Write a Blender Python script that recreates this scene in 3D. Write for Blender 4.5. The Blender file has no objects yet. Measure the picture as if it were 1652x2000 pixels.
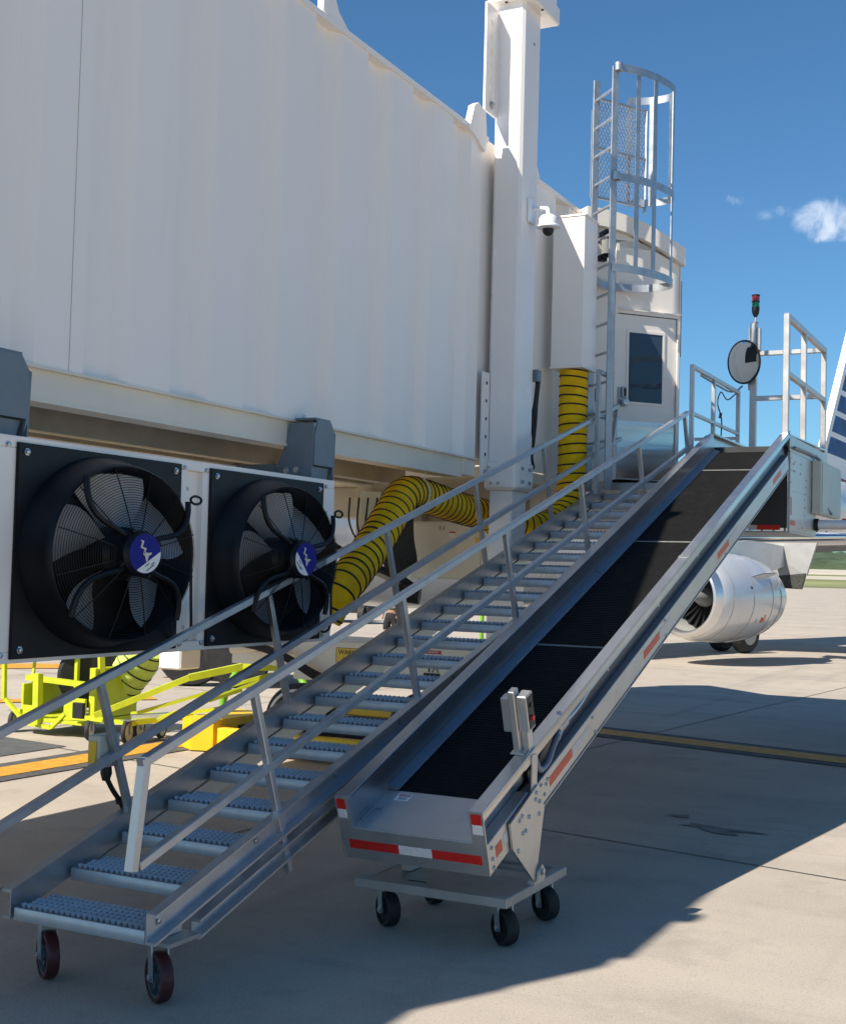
import bpy, bmesh, math, random
from mathutils import Vector, Matrix, noise
random.seed(7)
R = math.radians
PI = math.pi
S = 1.375                       # the scene is laid out in camera-height units, then brought to metres

# ------------------------------------------------------------------ camera, world, sun, exposure
scn = bpy.context.scene
COL = scn.collection
cam_d = bpy.data.cameras.new('camera')
cam = bpy.data.objects.new('camera', cam_d)
COL.objects.link(cam)
scn.camera = cam
cam_d.sensor_fit = 'HORIZONTAL'
cam_d.sensor_width = 36.0
cam_d.lens = 36.0 * 2550 / 1652
cam_d.clip_start = 0.05
cam_d.clip_end = 6000
pit, rol, yaw = R(2.517), R(1.496), R(-26.65)
fwd = Vector((math.sin(yaw) * math.cos(pit), math.cos(yaw) * math.cos(pit), math.sin(pit)))
rt0 = Vector((math.cos(yaw), -math.sin(yaw), 0))
up0 = rt0.cross(fwd)
rt = rt0 * math.cos(rol) + up0 * math.sin(rol)
up = up0 * math.cos(rol) - rt0 * math.sin(rol)
cam.matrix_world = Matrix(((rt.x, up.x, -fwd.x, 0), (rt.y, up.y, -fwd.y, 0), (rt.z, up.z, -fwd.z, 1.6 * S), (0, 0, 0, 1)))

SUN = Vector((-1.0, -1.95, 2.12)).normalized()      # towards the sun
sun_el = math.asin(SUN.z)
sun_az = math.atan2(SUN.x, SUN.y)
w = bpy.data.worlds.new('World'); scn.world = w; w.use_nodes = True
wn = w.node_tree; wn.nodes.clear()
sky = wn.nodes.new('ShaderNodeTexSky'); sky.sky_type = 'NISHITA'; sky.sun_disc = False
sky.sun_elevation = sun_el; sky.sun_rotation = sun_az
sky.altitude = 150; sky.air_density = 1.0; sky.dust_density = 0.25; sky.ozone_density = 2.2
bg = wn.nodes.new('ShaderNodeBackground'); bg.inputs[1].default_value = 0.072
out = wn.nodes.new('ShaderNodeOutputWorld')
# two small wisps of fair-weather cloud, low in the sky on the right
tc = wn.nodes.new('ShaderNodeTexCoord')
def wmath(op, a, b=None, c=None):
    n = wn.nodes.new('ShaderNodeMath'); n.operation = op
    for i, v in enumerate((a, b, c)):
        if v is None: continue
        if isinstance(v, (int, float)): n.inputs[i].default_value = v
        else: wn.links.new(v, n.inputs[i])
    return n.outputs[0]
def cloud_mask(d, su, sv, scale, lo, hi, seed):
    d = Vector(d).normalized(); r = d.cross(Vector((0, 0, 1))).normalized(); u = r.cross(d)
    def dot(v):
        n = wn.nodes.new('ShaderNodeVectorMath'); n.operation = 'DOT_PRODUCT'
        wn.links.new(tc.outputs['Generated'], n.inputs[0]); n.inputs[1].default_value = v
        return n.outputs['Value']
    a = wmath('DIVIDE', dot(r), su); b = wmath('DIVIDE', dot(u), sv); f = wmath('GREATER_THAN', dot(d), 0.5)
    rr = wmath('ADD', wmath('MULTIPLY', a, a), wmath('MULTIPLY', b, b))
    fall = wmath('SUBTRACT', 1.0, rr)
    nz = wn.nodes.new('ShaderNodeTexNoise'); nz.noise_dimensions = '4D'
    nz.inputs['W'].default_value = seed; nz.inputs['Scale'].default_value = scale
    nz.inputs['Detail'].default_value = 9; nz.inputs['Roughness'].default_value = 0.6; nz.inputs['Distortion'].default_value = 0.9
    wn.links.new(tc.outputs['Generated'], nz.inputs['Vector'])
    s_ = wmath('ADD', wmath('MULTIPLY', fall, 0.42), nz.outputs['Fac'])
    mr = wn.nodes.new('ShaderNodeMapRange'); mr.interpolation_type = 'SMOOTHSTEP'
    wn.links.new(s_, mr.inputs['Value']); mr.inputs['From Min'].default_value = lo; mr.inputs['From Max'].default_value = hi
    return wmath('MULTIPLY', mr.outputs['Result'], f)
def dirpx(u, v):
    return (rt * ((u - 826) / 2550) - up * ((v - 1000) / 2550) + fwd).normalized()
m1 = cloud_mask(dirpx(1625, 428), 0.044, 0.022, 26, 0.68, 1.02, 3.1)
m2 = cloud_mask(dirpx(1435, 392), 0.014, 0.009, 60, 0.80, 1.3, 8.4)
m3 = cloud_mask(dirpx(1530, 415), 0.030, 0.010, 50, 0.85, 1.5, 5.7)
mx = wn.nodes.new('ShaderNodeMix'); mx.data_type = 'RGBA'
wn.links.new(wmath('MINIMUM', wmath('MULTIPLY', wmath('MAXIMUM', wmath('MAXIMUM', m1, m2), m3), 0.85), 1.0), mx.inputs['Factor'])
tint = wn.nodes.new('ShaderNodeMix'); tint.data_type = 'RGBA'; tint.blend_type = 'MULTIPLY'
tint.inputs['Factor'].default_value = 1.0
tint.inputs['B'].default_value = (0.55, 0.90, 1.11, 1)
wn.links.new(sky.outputs[0], tint.inputs['A'])
wn.links.new(tint.outputs['Result'], mx.inputs['A'])
mx.inputs['B'].default_value = (8.2, 9.0, 10.4, 1)
wn.links.new(mx.outputs['Result'], bg.inputs[0])
wn.links.new(bg.outputs[0], out.inputs[0])
sd = bpy.data.lights.new('sun', 'SUN'); sd.energy = 5.0; sd.angle = R(0.53); sd.color = (1.0, 0.925, 0.81)
so = bpy.data.objects.new('sun', sd); COL.objects.link(so)
so.rotation_euler = SUN.to_track_quat('Z', 'Y').to_euler()
scn.view_settings.view_transform = 'Standard'; scn.view_settings.look = 'None'
scn.view_settings.exposure = 0.62; scn.view_settings.gamma = 1.0

# ------------------------------------------------------------------ materials
MATS = {}
def mat(name, col, rough=0.5, metal=0.0, var=0.0, scale=3.0, bump=0.0, bscale=40.0, spec=0.5, stretch=(1, 1, 1), rvar=0.0, col2=None, coat=0.0, dirt=0.0):
    m = bpy.data.materials.new(name); m.use_nodes = True
    nt = m.node_tree; b = nt.nodes['Principled BSDF']
    b.inputs['Roughness'].default_value = rough; b.inputs['Metallic'].default_value = metal
    b.inputs['Specular IOR Level'].default_value = spec
    b.inputs['Coat Weight'].default_value = coat
    t = nt.nodes.new('ShaderNodeTexCoord'); mp = nt.nodes.new('ShaderNodeMapping')
    mp.inputs['Scale'].default_value = stretch
    nt.links.new(t.outputs['Object'], mp.inputs[0])
    nz = nt.nodes.new('ShaderNodeTexNoise'); nz.inputs['Scale'].default_value = scale; nz.inputs['Detail'].default_value = 6
    nt.links.new(mp.outputs[0], nz.inputs['Vector'])
    c2 = col2 or tuple(max(0, c * (1 - var)) for c in col)
    c1 = tuple(min(1, c * (1 + var * 0.5)) for c in col) if col2 is None else col
    rp = nt.nodes.new('ShaderNodeValToRGB')
    rp.color_ramp.elements[0].position = 0.35; rp.color_ramp.elements[1].position = 0.65
    rp.color_ramp.elements[0].color = (*c2, 1); rp.color_ramp.elements[1].color = (*c1, 1)
    nt.links.new(nz.outputs['Fac'], rp.inputs[0])
    src = rp.outputs[0]
    if dirt > 0:                                    # scattered grime and scuffs
        n2 = nt.nodes.new('ShaderNodeTexNoise'); n2.inputs['Scale'].default_value = scale * 5.3; n2.inputs['Detail'].default_value = 10
        n2.inputs['Roughness'].default_value = 0.72
        nt.links.new(mp.outputs[0], n2.inputs['Vector'])
        r2 = nt.nodes.new('ShaderNodeMapRange'); r2.inputs['From Min'].default_value = 0.56; r2.inputs['From Max'].default_value = 0.76
        r2.inputs['To Max'].default_value = dirt
        nt.links.new(n2.outputs['Fac'], r2.inputs['Value'])
        mm = nt.nodes.new('ShaderNodeMix'); mm.data_type = 'RGBA'
        mm.inputs['B'].default_value = tuple(c * f for c, f in zip(col, (0.45, 0.41, 0.36))) + (1,)
        nt.links.new(r2.outputs[0], mm.inputs['Factor']); nt.links.new(src, mm.inputs['A'])
        src = mm.outputs['Result']
    nt.links.new(src, b.inputs['Base Color'])
    if rvar > 0:
        rr = nt.nodes.new('ShaderNodeMapRange'); rr.inputs['To Min'].default_value = max(0.03, rough - rvar); rr.inputs['To Max'].default_value = min(1, rough + rvar)
        nt.links.new(nz.outputs['Fac'], rr.inputs['Value']); nt.links.new(rr.outputs[0], b.inputs['Roughness'])
    if bump > 0:
        n3 = nt.nodes.new('ShaderNodeTexNoise'); n3.inputs['Scale'].default_value = bscale; n3.inputs['Detail'].default_value = 5
        nt.links.new(mp.outputs[0], n3.inputs['Vector'])
        bp = nt.nodes.new('ShaderNodeBump'); bp.inputs['Strength'].default_value = bump; bp.inputs['Distance'].default_value = 0.02
        nt.links.new(n3.outputs['Fac'], bp.inputs['Height']); nt.links.new(bp.outputs[0], b.inputs['Normal'])
    MATS[name] = m
    return m
M_white = mat('white_paint', (0.93, 0.87, 0.81), 0.38, var=0.02, scale=0.9, stretch=(1, 1, 0.12), rvar=0.04, dirt=0.07)
M_cream = mat('cream_paint', (0.78, 0.72, 0.60), 0.42, var=0.07, scale=1.6, bump=0.03, bscale=9, rvar=0.08, dirt=0.16)
M_col = mat('column_paint', (0.88, 0.83, 0.785), 0.26, var=0.035, scale=1.3, rvar=0.06, dirt=0.07)
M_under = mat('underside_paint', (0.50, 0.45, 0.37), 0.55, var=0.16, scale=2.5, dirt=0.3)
M_cab = mat('cab_paint', (0.86, 0.80, 0.73), 0.38, var=0.04, scale=1.5, dirt=0.06)
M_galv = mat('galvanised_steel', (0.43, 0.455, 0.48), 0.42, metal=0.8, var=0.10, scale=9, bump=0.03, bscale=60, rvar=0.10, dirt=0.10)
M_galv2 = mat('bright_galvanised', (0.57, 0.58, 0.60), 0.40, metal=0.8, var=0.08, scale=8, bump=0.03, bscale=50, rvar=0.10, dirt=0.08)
M_alu = mat('mill_aluminium', (0.57, 0.555, 0.535), 0.43, metal=0.85, var=0.07, scale=6, bump=0.02, bscale=30, rvar=0.08, dirt=0.10)
M_aluy = mat('brushed_aluminium', (0.58, 0.58, 0.585), 0.30, metal=0.92, var=0.07, scale=5, rvar=0.06, dirt=0.08)
M_dull = mat('weathered_aluminium', (0.40, 0.395, 0.385), 0.55, metal=0.55, var=0.12, scale=8, rvar=0.08, dirt=0.2)
M_recess = mat('shaded_blue_web', (0.055, 0.06, 0.075), 0.3, metal=0.5, var=0.1)  # near-black navy puts the recess shade into the web's colour
M_tread = mat('grip_tread_steel', (0.58, 0.60, 0.62), 0.45, metal=0.45, var=0.1, scale=9, dirt=0.12)
M_skirt = mat('dark_side_skirt', (0.24, 0.26, 0.29), 0.3, metal=0.9, var=0.08)
M_fandark = mat('dark_spinner', (0.17, 0.17, 0.165), 0.4)
M_pline = mat('panel_gap', (0.22, 0.22, 0.23), 0.6)
M_kick = mat('kick_plate_steel', (0.66, 0.67, 0.68), 0.22, metal=1.0, var=0.08, scale=2, bump=0.25, bscale=1.6, stretch=(0.4, 0.4, 5), rvar=0.06)
M_blackp = mat('black_powder_coat', (0.0055, 0.006, 0.008), 0.45, var=0.3, scale=6, bump=0.03, bscale=90, rvar=0.1, spec=0.3)
M_black = mat('black_plastic', (0.008, 0.008, 0.009), 0.55, var=0.3, scale=8)
M_rubber = mat('tyre_rubber', (0.018, 0.018, 0.019), 0.72, var=0.35, scale=10, bump=0.1, bscale=50, dirt=0.2)
M_blade = mat('fan_blade', (0.34, 0.36, 0.38), 0.38, metal=0.3, var=0.12, scale=5, dirt=0.2)
M_grey = mat('grey_bracket_paint', (0.155, 0.185, 0.215), 0.38, var=0.08, scale=6, dirt=0.1)
M_bolt = mat('zinc_bolt', (0.55, 0.56, 0.58), 0.30, metal=0.9, var=0.15, scale=60)
M_yell = mat('yellow_duct_fabric', (0.97, 0.54, 0.004), 0.6, var=0.16, scale=7, bump=0.6, bscale=20, dirt=0.25, spec=0.2)
M_yblk = mat('black_duct_band', (0.012, 0.011, 0.010), 0.6)
M_ypaint = mat('safety_yellow_paint', (0.80, 0.50, 0.012), 0.42, var=0.08, scale=3, dirt=0.2)
M_lime = mat('lime_yellow_paint', (0.50, 0.55, 0.018), 0.45, var=0.1, scale=5, dirt=0.2)
M_limeh = mat('lime_hose_fabric', (0.58, 0.70, 0.14), 0.6, var=0.15, scale=8, bump=0.3, bscale=20, dirt=0.12)
M_green = mat('bright_green_hose', (0.17, 0.40, 0.03), 0.4, var=0.1, scale=6)
M_red = mat('red_reflective', (0.55, 0.018, 0.014), 0.35, var=0.12, scale=30)
M_redo = mat('orange_red_reflective', (0.60, 0.075, 0.025), 0.4, var=0.12, scale=30)
M_wht = mat('white_reflective', (0.72, 0.73, 0.74), 0.35, var=0.06, scale=30)
M_whtd = mat('worn_white_reflective', (0.52, 0.53, 0.56), 0.35, metal=0.25, var=0.08, scale=30)
M_poly = mat('maroon_polyurethane', (0.085, 0.018, 0.020), 0.5, var=0.3, scale=14, dirt=0.3)
M_wheelhub = mat('cast_wheel_hub', (0.16, 0.18, 0.20), 0.5, metal=0.6, var=0.2, scale=20)
M_boxg = mat('beige_enclosure', (0.50, 0.52, 0.45), 0.42, var=0.05, scale=4)
M_dark = mat('dark_void', (0.010, 0.010, 0.011), 0.8)
M_pipew = mat('white_pipe', (0.72, 0.72, 0.72), 0.3, var=0.06, scale=5)
M_plane = mat('silver_aircraft_paint', (0.60, 0.61, 0.63), 0.28, metal=0.3, var=0.06, scale=1.2, coat=0.3, rvar=0.05, dirt=0.05)
M_planew = mat('grey_flap_paint', (0.36, 0.36, 0.345), 0.5, var=0.10, scale=3, dirt=0.25)
M_chrome = mat('polished_leading_edge', (0.80, 0.82, 0.85), 0.14, metal=1.0, var=0.05, scale=3)
M_lip = mat('inlet_lip_metal', (0.72, 0.73, 0.75), 0.30, metal=0.9, var=0.06, scale=3)
M_blue = mat('deep_blue_paint', (0.003, 0.08, 0.25), 0.55, var=0.3, scale=2)
M_tred = mat('tail_red_paint', (0.42, 0.012, 0.03), 0.5)
M_skin = mat('skin', (0.36, 0.19, 0.12), 0.5, var=0.08, scale=10)
M_olive = mat('olive_shirt', (0.085, 0.09, 0.045), 0.8, var=0.2, scale=9)
M_short = mat('black_shorts', (0.012, 0.012, 0.014), 0.85, var=0.3, scale=9)
M_orange = mat('traffic_orange', (0.85, 0.13, 0.02), 0.45, var=0.08, scale=8)
M_lbl_y = mat('label_yellow', (0.78, 0.50, 0.02), 0.4)
M_lbl_k = mat('label_black', (0.012, 0.012, 0.012), 0.5)
M_lbl_w = mat('label_white', (0.78, 0.78, 0.77), 0.4)
M_lbl_r = mat('label_red', (0.55, 0.02, 0.03), 0.4)
M_badge = mat('badge_blue', (0.006, 0.008, 0.22), 0.5, spec=0.2)
M_mark = mat('badge_gold', (0.62, 0.58, 0.47), 0.4)
M_lgreen = mat('signal_green_lens', (0.0, 0.22, 0.07), 0.12, coat=0.6)
M_lred = mat('signal_red_lens', (0.22, 0.010, 0.016), 0.12, coat=0.6)
M_mirror = mat('mirror_glass', (0.82, 0.82, 0.80), 0.03, metal=1.0)
M_whitep = mat('white_plastic', (0.80, 0.81, 0.83), 0.35, var=0.03, scale=5)
M_red_car = mat('red_vehicle_paint', (0.45, 0.02, 0.03), 0.3)

def glass(name, col, rough=0.03, trans=1.0):
    m = bpy.data.materials.new(name); m.use_nodes = True
    b = m.node_tree.nodes['Principled BSDF']
    b.inputs['Base Color'].default_value = (*col, 1); b.inputs['Roughness'].default_value = rough
    b.inputs['Transmission Weight'].default_value = trans; b.inputs['IOR'].default_value = 1.45
    return m
M_glassd = glass('dark_window_glass', (0.05, 0.09, 0.13), 0.04, 0.25)
M_clear = glass('clear_acrylic', (0.97, 0.98, 1.0), 0.02, 1.0); M_clear.node_tree.nodes['Principled BSDF'].inputs['IOR'].default_value = 1.12
M_jar = glass('lantern_glass', (0.75, 0.73, 0.68), 0.2, 0.7)

def belt_mat():
    m = bpy.data.materials.new('ribbed_black_belt'); m.use_nodes = True
    nt = m.node_tree; b = nt.nodes['Principled BSDF']
    t = nt.nodes.new('ShaderNodeTexCoord')
    n = nt.nodes.new('ShaderNodeTexNoise'); n.inputs['Scale'].default_value = 5; n.inputs['Detail'].default_value = 8
    nt.links.new(t.outputs['Object'], n.inputs['Vector'])
    r = nt.nodes.new('ShaderNodeValToRGB'); r.color_ramp.elements[0].color = (0.004, 0.004, 0.0045, 1); r.color_ramp.elements[1].color = (0.011, 0.0105, 0.010, 1)
    nt.links.new(n.outputs['Fac'], r.inputs[0])
    mp2 = nt.nodes.new('ShaderNodeMapping'); mp2.inputs['Scale'].default_value = (9, 0.8, 9); nt.links.new(t.outputs['Object'], mp2.inputs[0])
    n2 = nt.nodes.new('ShaderNodeTexNoise'); n2.inputs['Scale'].default_value = 3; n2.inputs['Detail'].default_value = 9; nt.links.new(mp2.outputs[0], n2.inputs['Vector'])
    q2 = nt.nodes.new('ShaderNodeMapRange'); q2.inputs['From Min'].default_value = 0.52; q2.inputs['From Max'].default_value = 0.78; q2.inputs['To Max'].default_value = 0.16; nt.links.new(n2.outputs['Fac'], q2.inputs['Value'])
    m2 = nt.nodes.new('ShaderNodeMix'); m2.data_type = 'RGBA'; m2.inputs['B'].default_value = (0.05, 0.047, 0.043, 1); nt.links.new(q2.outputs[0], m2.inputs['Factor']); nt.links.new(r.outputs[0], m2.inputs['A'])
    nt.links.new(m2.outputs['Result'], b.inputs['Base Color'])
    b.inputs['Roughness'].default_value = 0.8; b.inputs['Specular IOR Level'].default_value = 0.12
    wv = nt.nodes.new('ShaderNodeTexWave'); wv.bands_direction = 'Y'; wv.inputs['Scale'].default_value = 9
    nt.links.new(t.outputs['Object'], wv.inputs['Vector'])
    bp = nt.nodes.new('ShaderNodeBump'); bp.inputs['Strength'].default_value = 0.35; bp.inputs['Distance'].default_value = 0.01
    nt.links.new(wv.outputs['Fac'], bp.inputs['Height']); nt.links.new(bp.outputs[0], b.inputs['Normal'])
    return m
M_belt = belt_mat()

def ground_mat():
    m = bpy.data.materials.new('airport_concrete'); m.use_nodes = True
    nt = m.node_tree; b = nt.nodes['Principled BSDF']; L = nt.links
    t = nt.nodes.new('ShaderNodeTexCoord')
    def nz(scale, detail=6, rough=0.55, stretch=None, dist=0):
        n = nt.nodes.new('ShaderNodeTexNoise'); n.inputs['Scale'].default_value = scale; n.inputs['Detail'].default_value = detail
        n.inputs['Roughness'].default_value = rough; n.inputs['Distortion'].default_value = dist
        if stretch:
            mp = nt.nodes.new('ShaderNodeMapping'); mp.inputs['Scale'].default_value = stretch; mp.inputs['Rotation'].default_value = (0, 0, R(11))
            L.new(t.outputs['Object'], mp.inputs[0]); L.new(mp.outputs[0], n.inputs['Vector'])
        else: L.new(t.outputs['Object'], n.inputs['Vector'])
        return n.outputs['Fac']
    def mr(v, a, b_, c=0.0, d=1.0):
        n = nt.nodes.new('ShaderNodeMapRange'); L.new(v, n.inputs['Value'])
        for k, x in zip(('From Min', 'From Max', 'To Min', 'To Max'), (a, b_, c, d)): n.inputs[k].default_value = x
        return n.outputs[0]
    def mixc(f, a, c):
        n = nt.nodes.new('ShaderNodeMix'); n.data_type = 'RGBA'
        if isinstance(f, float): n.inputs['Factor'].default_value = f
        else: L.new(f, n.inputs['Factor'])
        for k, x in (('A', a), ('B', c)):
            if isinstance(x, tuple): n.inputs[k].default_value = (*x, 1)
            else: L.new(x, n.inputs[k])
        return n.outputs['Result']
    c = mixc(mr(nz(0.35), 0.35, 0.65), (0.37, 0.322, 0.268), (0.455, 0.392, 0.322))
    c = mixc(mr(nz(1.7, 8, 0.65), 0.50, 0.72, 0, 0.55), c, (0.25, 0.225, 0.195))            # blotchy stains
    c = mixc(mr(nz(0.5, 4, 0.5, (0.25, 3.2, 1)), 0.48, 0.72, 0, 0.45), c, (0.47, 0.41, 0.335))   # broom and tyre streaks
    c = mixc(mr(nz(0.9, 5, 0.6, (0.12, 4.0, 1), 0.4), 0.60, 0.80, 0, 0.35), c, (0.22, 0.20, 0.18))
    c = mixc(mr(nz(60, 3, 0.7), 0.54, 0.74, 0, 0.75), c, (0.19, 0.17, 0.15))                # exposed aggregate
    c = mixc(mr(nz(95, 2, 0.7), 0.56, 0.76, 0, 0.7), c, (0.62, 0.57, 0.50))
    c = mixc(mr(nz(0.55, 3, 0.5, (3.4, 0.10, 1), 0.15), 0.60, 0.74, 0, 0.22), c, (0.17, 0.155, 0.135))     # tyre marks
    c = mixc(mr(nz(7, 9, 0.75), 0.60, 0.70, 0, 0.45), c, (0.24, 0.21, 0.175))
    L.new(c, b.inputs['Base Color'])
    b.inputs['Roughness'].default_value = 0.88; b.inputs['Specular IOR Level'].default_value = 0.25
    bp = nt.nodes.new('ShaderNodeBump'); bp.inputs['Strength'].default_value = 0.28; bp.inputs['Distance'].default_value = 0.012
    L.new(nz(70, 5, 0.7), bp.inputs['Height']); L.new(bp.outputs[0], b.inputs['Normal'])
    return m
M_ground = ground_mat()
M_joint = mat('joint_sealant', (0.10, 0.092, 0.083), 0.9, var=0.3, scale=4)
M_line = mat('orange_line_paint', (0.62, 0.30, 0.025), 0.7, var=0.2, scale=9, bump=0.1, bscale=90, dirt=0.4)
M_lineb = mat('black_line_border', (0.085, 0.08, 0.075), 0.8, var=0.3, scale=7, dirt=0.3)
M_stain = mat('oil_stain', (0.20, 0.18, 0.155), 0.8, var=0.3, scale=7)
M_patch = mat('dark_asphalt_patch', (0.085, 0.088, 0.09), 0.85, var=0.25, scale=6, bump=0.2, bscale=60)
M_grass = mat('dry_grass', (0.21, 0.22, 0.085), 0.95, var=0.35, scale=0.02)
M_taxi = mat('pale_taxiway', (0.50, 0.44, 0.35), 0.95, var=0.15, scale=0.03)
M_hill = mat('wooded_hill', (0.055, 0.085, 0.035), 0.95, var=0.45, scale=0.05)

# ------------------------------------------------------------------ mesh helpers
class MB:
    def __init__(self, M=None):
        self.bm = bmesh.new(); self.M = M or Matrix(); self.mi = 0
    def _f(self, vs):
        try:
            f = self.bm.faces.new(vs); f.material_index = self.mi; return f
        except ValueError: return None
    def v(self, p): return self.bm.verts.new(self.M @ Vector(p))
    def box(self, x0, x1, y0, y1, z0, z1, bv=0.0):
        if bv > 0:
            t = bmesh.new()
            bmesh.ops.create_cube(t, size=1.0)
            for q in t.verts: q.co = Vector(((x0 + x1) / 2 + q.co.x * (x1 - x0), (y0 + y1) / 2 + q.co.y * (y1 - y0), (z0 + z1) / 2 + q.co.z * (z1 - z0)))
            bmesh.ops.bevel(t, geom=list(t.edges), offset=bv, segments=1, profile=0.5, affect='EDGES')
            mp = {q: self.v(q.co) for q in t.verts}
            for f in t.faces: self._f([mp[q] for q in f.verts])
            t.free(); return self
        P = [self.v((x, y, z)) for x in (x0, x1) for y in (y0, y1) for z in (z0, z1)]
        for f in ((0, 1, 3, 2), (4, 6, 7, 5), (0, 4, 5, 1), (2, 3, 7, 6), (0, 2, 6, 4), (1, 5, 7, 3)): self._f([P[i] for i in f])
        return self
    def prism(self, pts, a, b, axis='x'):
        """polygon pts in the plane across axis, from a to b"""
        def mk(p, t):
            if axis == 'x': return (t, p[0], p[1])
            if axis == 'y': return (p[0], t, p[1])
            return (p[0], p[1], t)
        A = [self.v(mk(p, a)) for p in pts]; B = [self.v(mk(p, b)) for p in pts]
        self._f(A[::-1]); self._f(B)
        n = len(pts)
        for i in range(n): self._f([A[i], A[(i + 1) % n], B[(i + 1) % n], B[i]])
        return self
    def bar(self, p0, p1, w, h=None, up=(0, 0, 1), bv=0.0, ext=0.0):
        h = h or w; p0 = Vector(p0); p1 = Vector(p1); d = (p1 - p0); L = d.length; d.normalize()
        u = Vector(up); s = d.cross(u)
        if s.length < 1e-4: s = d.cross(Vector((0, 1, 0)))
        s.normalize(); u = s.cross(d)
        old = self.M
        self.M = old @ Matrix(((s.x, d.x, u.x, p0.x), (s.y, d.y, u.y, p0.y), (s.z, d.z, u.z, p0.z), (0, 0, 0, 1)))
        self.box(-w / 2, w / 2, -ext, L + ext, -h / 2, h / 2, bv)
        self.M = old; return self
    def tube(self, pts, r, seg=10, closed=False, caps=True):
        pts = [Vector(p) for p in pts]; n = len(pts)
        rf = r if callable(r) else (lambda i: r)
        rings = []; nrm = None
        for i, p in enumerate(pts):
            if closed: t = pts[(i + 1) % n] - pts[i - 1]
            else: t = pts[min(i + 1, n - 1)] - pts[max(i - 1, 0)]
            t.normalize()
            if nrm is None:
                nrm = t.cross(Vector((0, 0, 1)))
                if nrm.length < 1e-3: nrm = t.cross(Vector((1, 0, 0)))
            nrm = nrm - t * nrm.dot(t); nrm.normalize(); bi = t.cross(nrm)
            rr = rf(i)
            rings.append([self.v(p + nrm * (rr * math.cos(2 * PI * k / seg)) + bi * (rr * math.sin(2 * PI * k / seg))) for k in range(seg)])
        for i in range(n if closed else n - 1):
            a = rings[i]; b = rings[(i + 1) % n]
            for k in range(seg): self._f([a[k], a[(k + 1) % seg], b[(k + 1) % seg], b[k]])
        if caps and not closed: self._f(rings[0][::-1]); self._f(rings[-1])
        return self
    def lathe(self, prof, c=(0, 0, 0), axis=(0, 0, 1), seg=32, caps=True):
        """prof: (radius, distance along axis) pairs"""
        ax = Vector(axis).normalized(); c = Vector(c)
        a = ax.cross(Vector((0, 0, 1)))
        if a.length < 1e-3: a = Vector((1, 0, 0))
        a.normalize(); b = ax.cross(a)
        rings = []
        for r, t in prof:
            if r < 1e-6: rings.append([self.v(c + ax * t)])
            else: rings.append([self.v(c + ax * t + a * (r * math.cos(2 * PI * k / seg)) + b * (r * math.sin(2 * PI * k / seg))) for k in range(seg)])
        for i in range(len(rings) - 1):
            p, q = rings[i], rings[i + 1]
            for k in range(seg):
                k2 = (k + 1) % seg
                if len(p) == 1 and len(q) == 1: continue
                if len(p) == 1: self._f([p[0], q[k2], q[k]])
                elif len(q) == 1: self._f([p[k], p[k2], q[0]])
                else: self._f([p[k], p[k2], q[k2], q[k]])
        if caps:
            if len(rings[0]) > 1: self._f(rings[0][::-1])
            if len(rings[-1]) > 1: self._f(rings[-1])
        return self
    def cyl(self, p0, p1, r, seg=16):
        p0 = Vector(p0); p1 = Vector(p1)
        return self.lathe([(r, 0), (r, (p1 - p0).length)], p0, p1 - p0, seg)
    def bolt(self, p, n, r=0.008, h=0.008):
        p = Vector(p); n = Vector(n).normalized()
        self.lathe([(r * 1.45, 0), (r * 1.45, h * 0.25), (r, h * 0.3), (r, h * 0.9), (r * 0.8, h)], p, n, 6)
        return self
    def quad(self, a, b, c, d): self._f([self.v(a), self.v(b), self.v(c), self.v(d)]); return self
    def poly(self, pts): self._f([self.v(p) for p in pts]); return self
    def build(self, name, mats, parent=None, base=None, smooth=35):
        bm = self.bm
        bmesh.ops.recalc_face_normals(bm, faces=bm.faces)
        me = bpy.data.meshes.new(name)
        if parent is not None: base = Vector(parent['_b'])
        elif base is None:
            xs = [q.co for q in bm.verts]
            base = Vector(((min(q.x for q in xs) + max(q.x for q in xs)) / 2, (min(q.y for q in xs) + max(q.y for q in xs)) / 2, min(q.z for q in xs)))
        base = Vector(base)
        for q in bm.verts: q.co -= base
        bm.to_mesh(me); bm.free()
        for m_ in (mats if isinstance(mats, (list, tuple)) else [mats]): me.materials.append(m_)
        if smooth:
            for p in me.polygons: p.use_smooth = True
            me.set_sharp_from_angle(angle=R(smooth))
        o = bpy.data.objects.new(name, me); COL.objects.link(o)
        o['_b'] = tuple(base)
        if parent is not None: o.parent = parent
        else: o.location = base
        return o

def build_split(b, name, mats, parent, **k):
    """one part per loose piece"""
    bm = b.bm; bm.verts.ensure_lookup_table(); seen = set(); outs = []
    for v0 in bm.verts:
        if v0 in seen: continue
        isl = []; stack = [v0]; seen.add(v0)
        while stack:
            q = stack.pop(); isl.append(q)
            for e in q.link_edges:
                o_ = e.other_vert(q)
                if o_ not in seen: seen.add(o_); stack.append(o_)
        nb_ = MB(); mp = {q: nb_.bm.verts.new(q.co) for q in isl}
        for f in {f for q in isl for f in q.link_faces}: nb_._f([mp[q] for q in f.verts])
        outs.append(nb_.build(name, mats, parent, **k))
    bm.free(); return outs
def spline(pts, n=8):
    P = [Vector(p) for p in pts]; P = [2 * P[0] - P[1]] + P + [2 * P[-1] - P[-2]]
    o = []
    for i in range(1, len(P) - 2):
        for k in range(n):
            t = k / n; a, b, c, d = P[i - 1:i + 3]
            o.append(0.5 * ((2 * b) + (c - a) * t + (2 * a - 5 * b + 4 * c - d) * t * t + (3 * b - a - 3 * c + d) * t ** 3))
    o.append(P[-2]); return o
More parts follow.
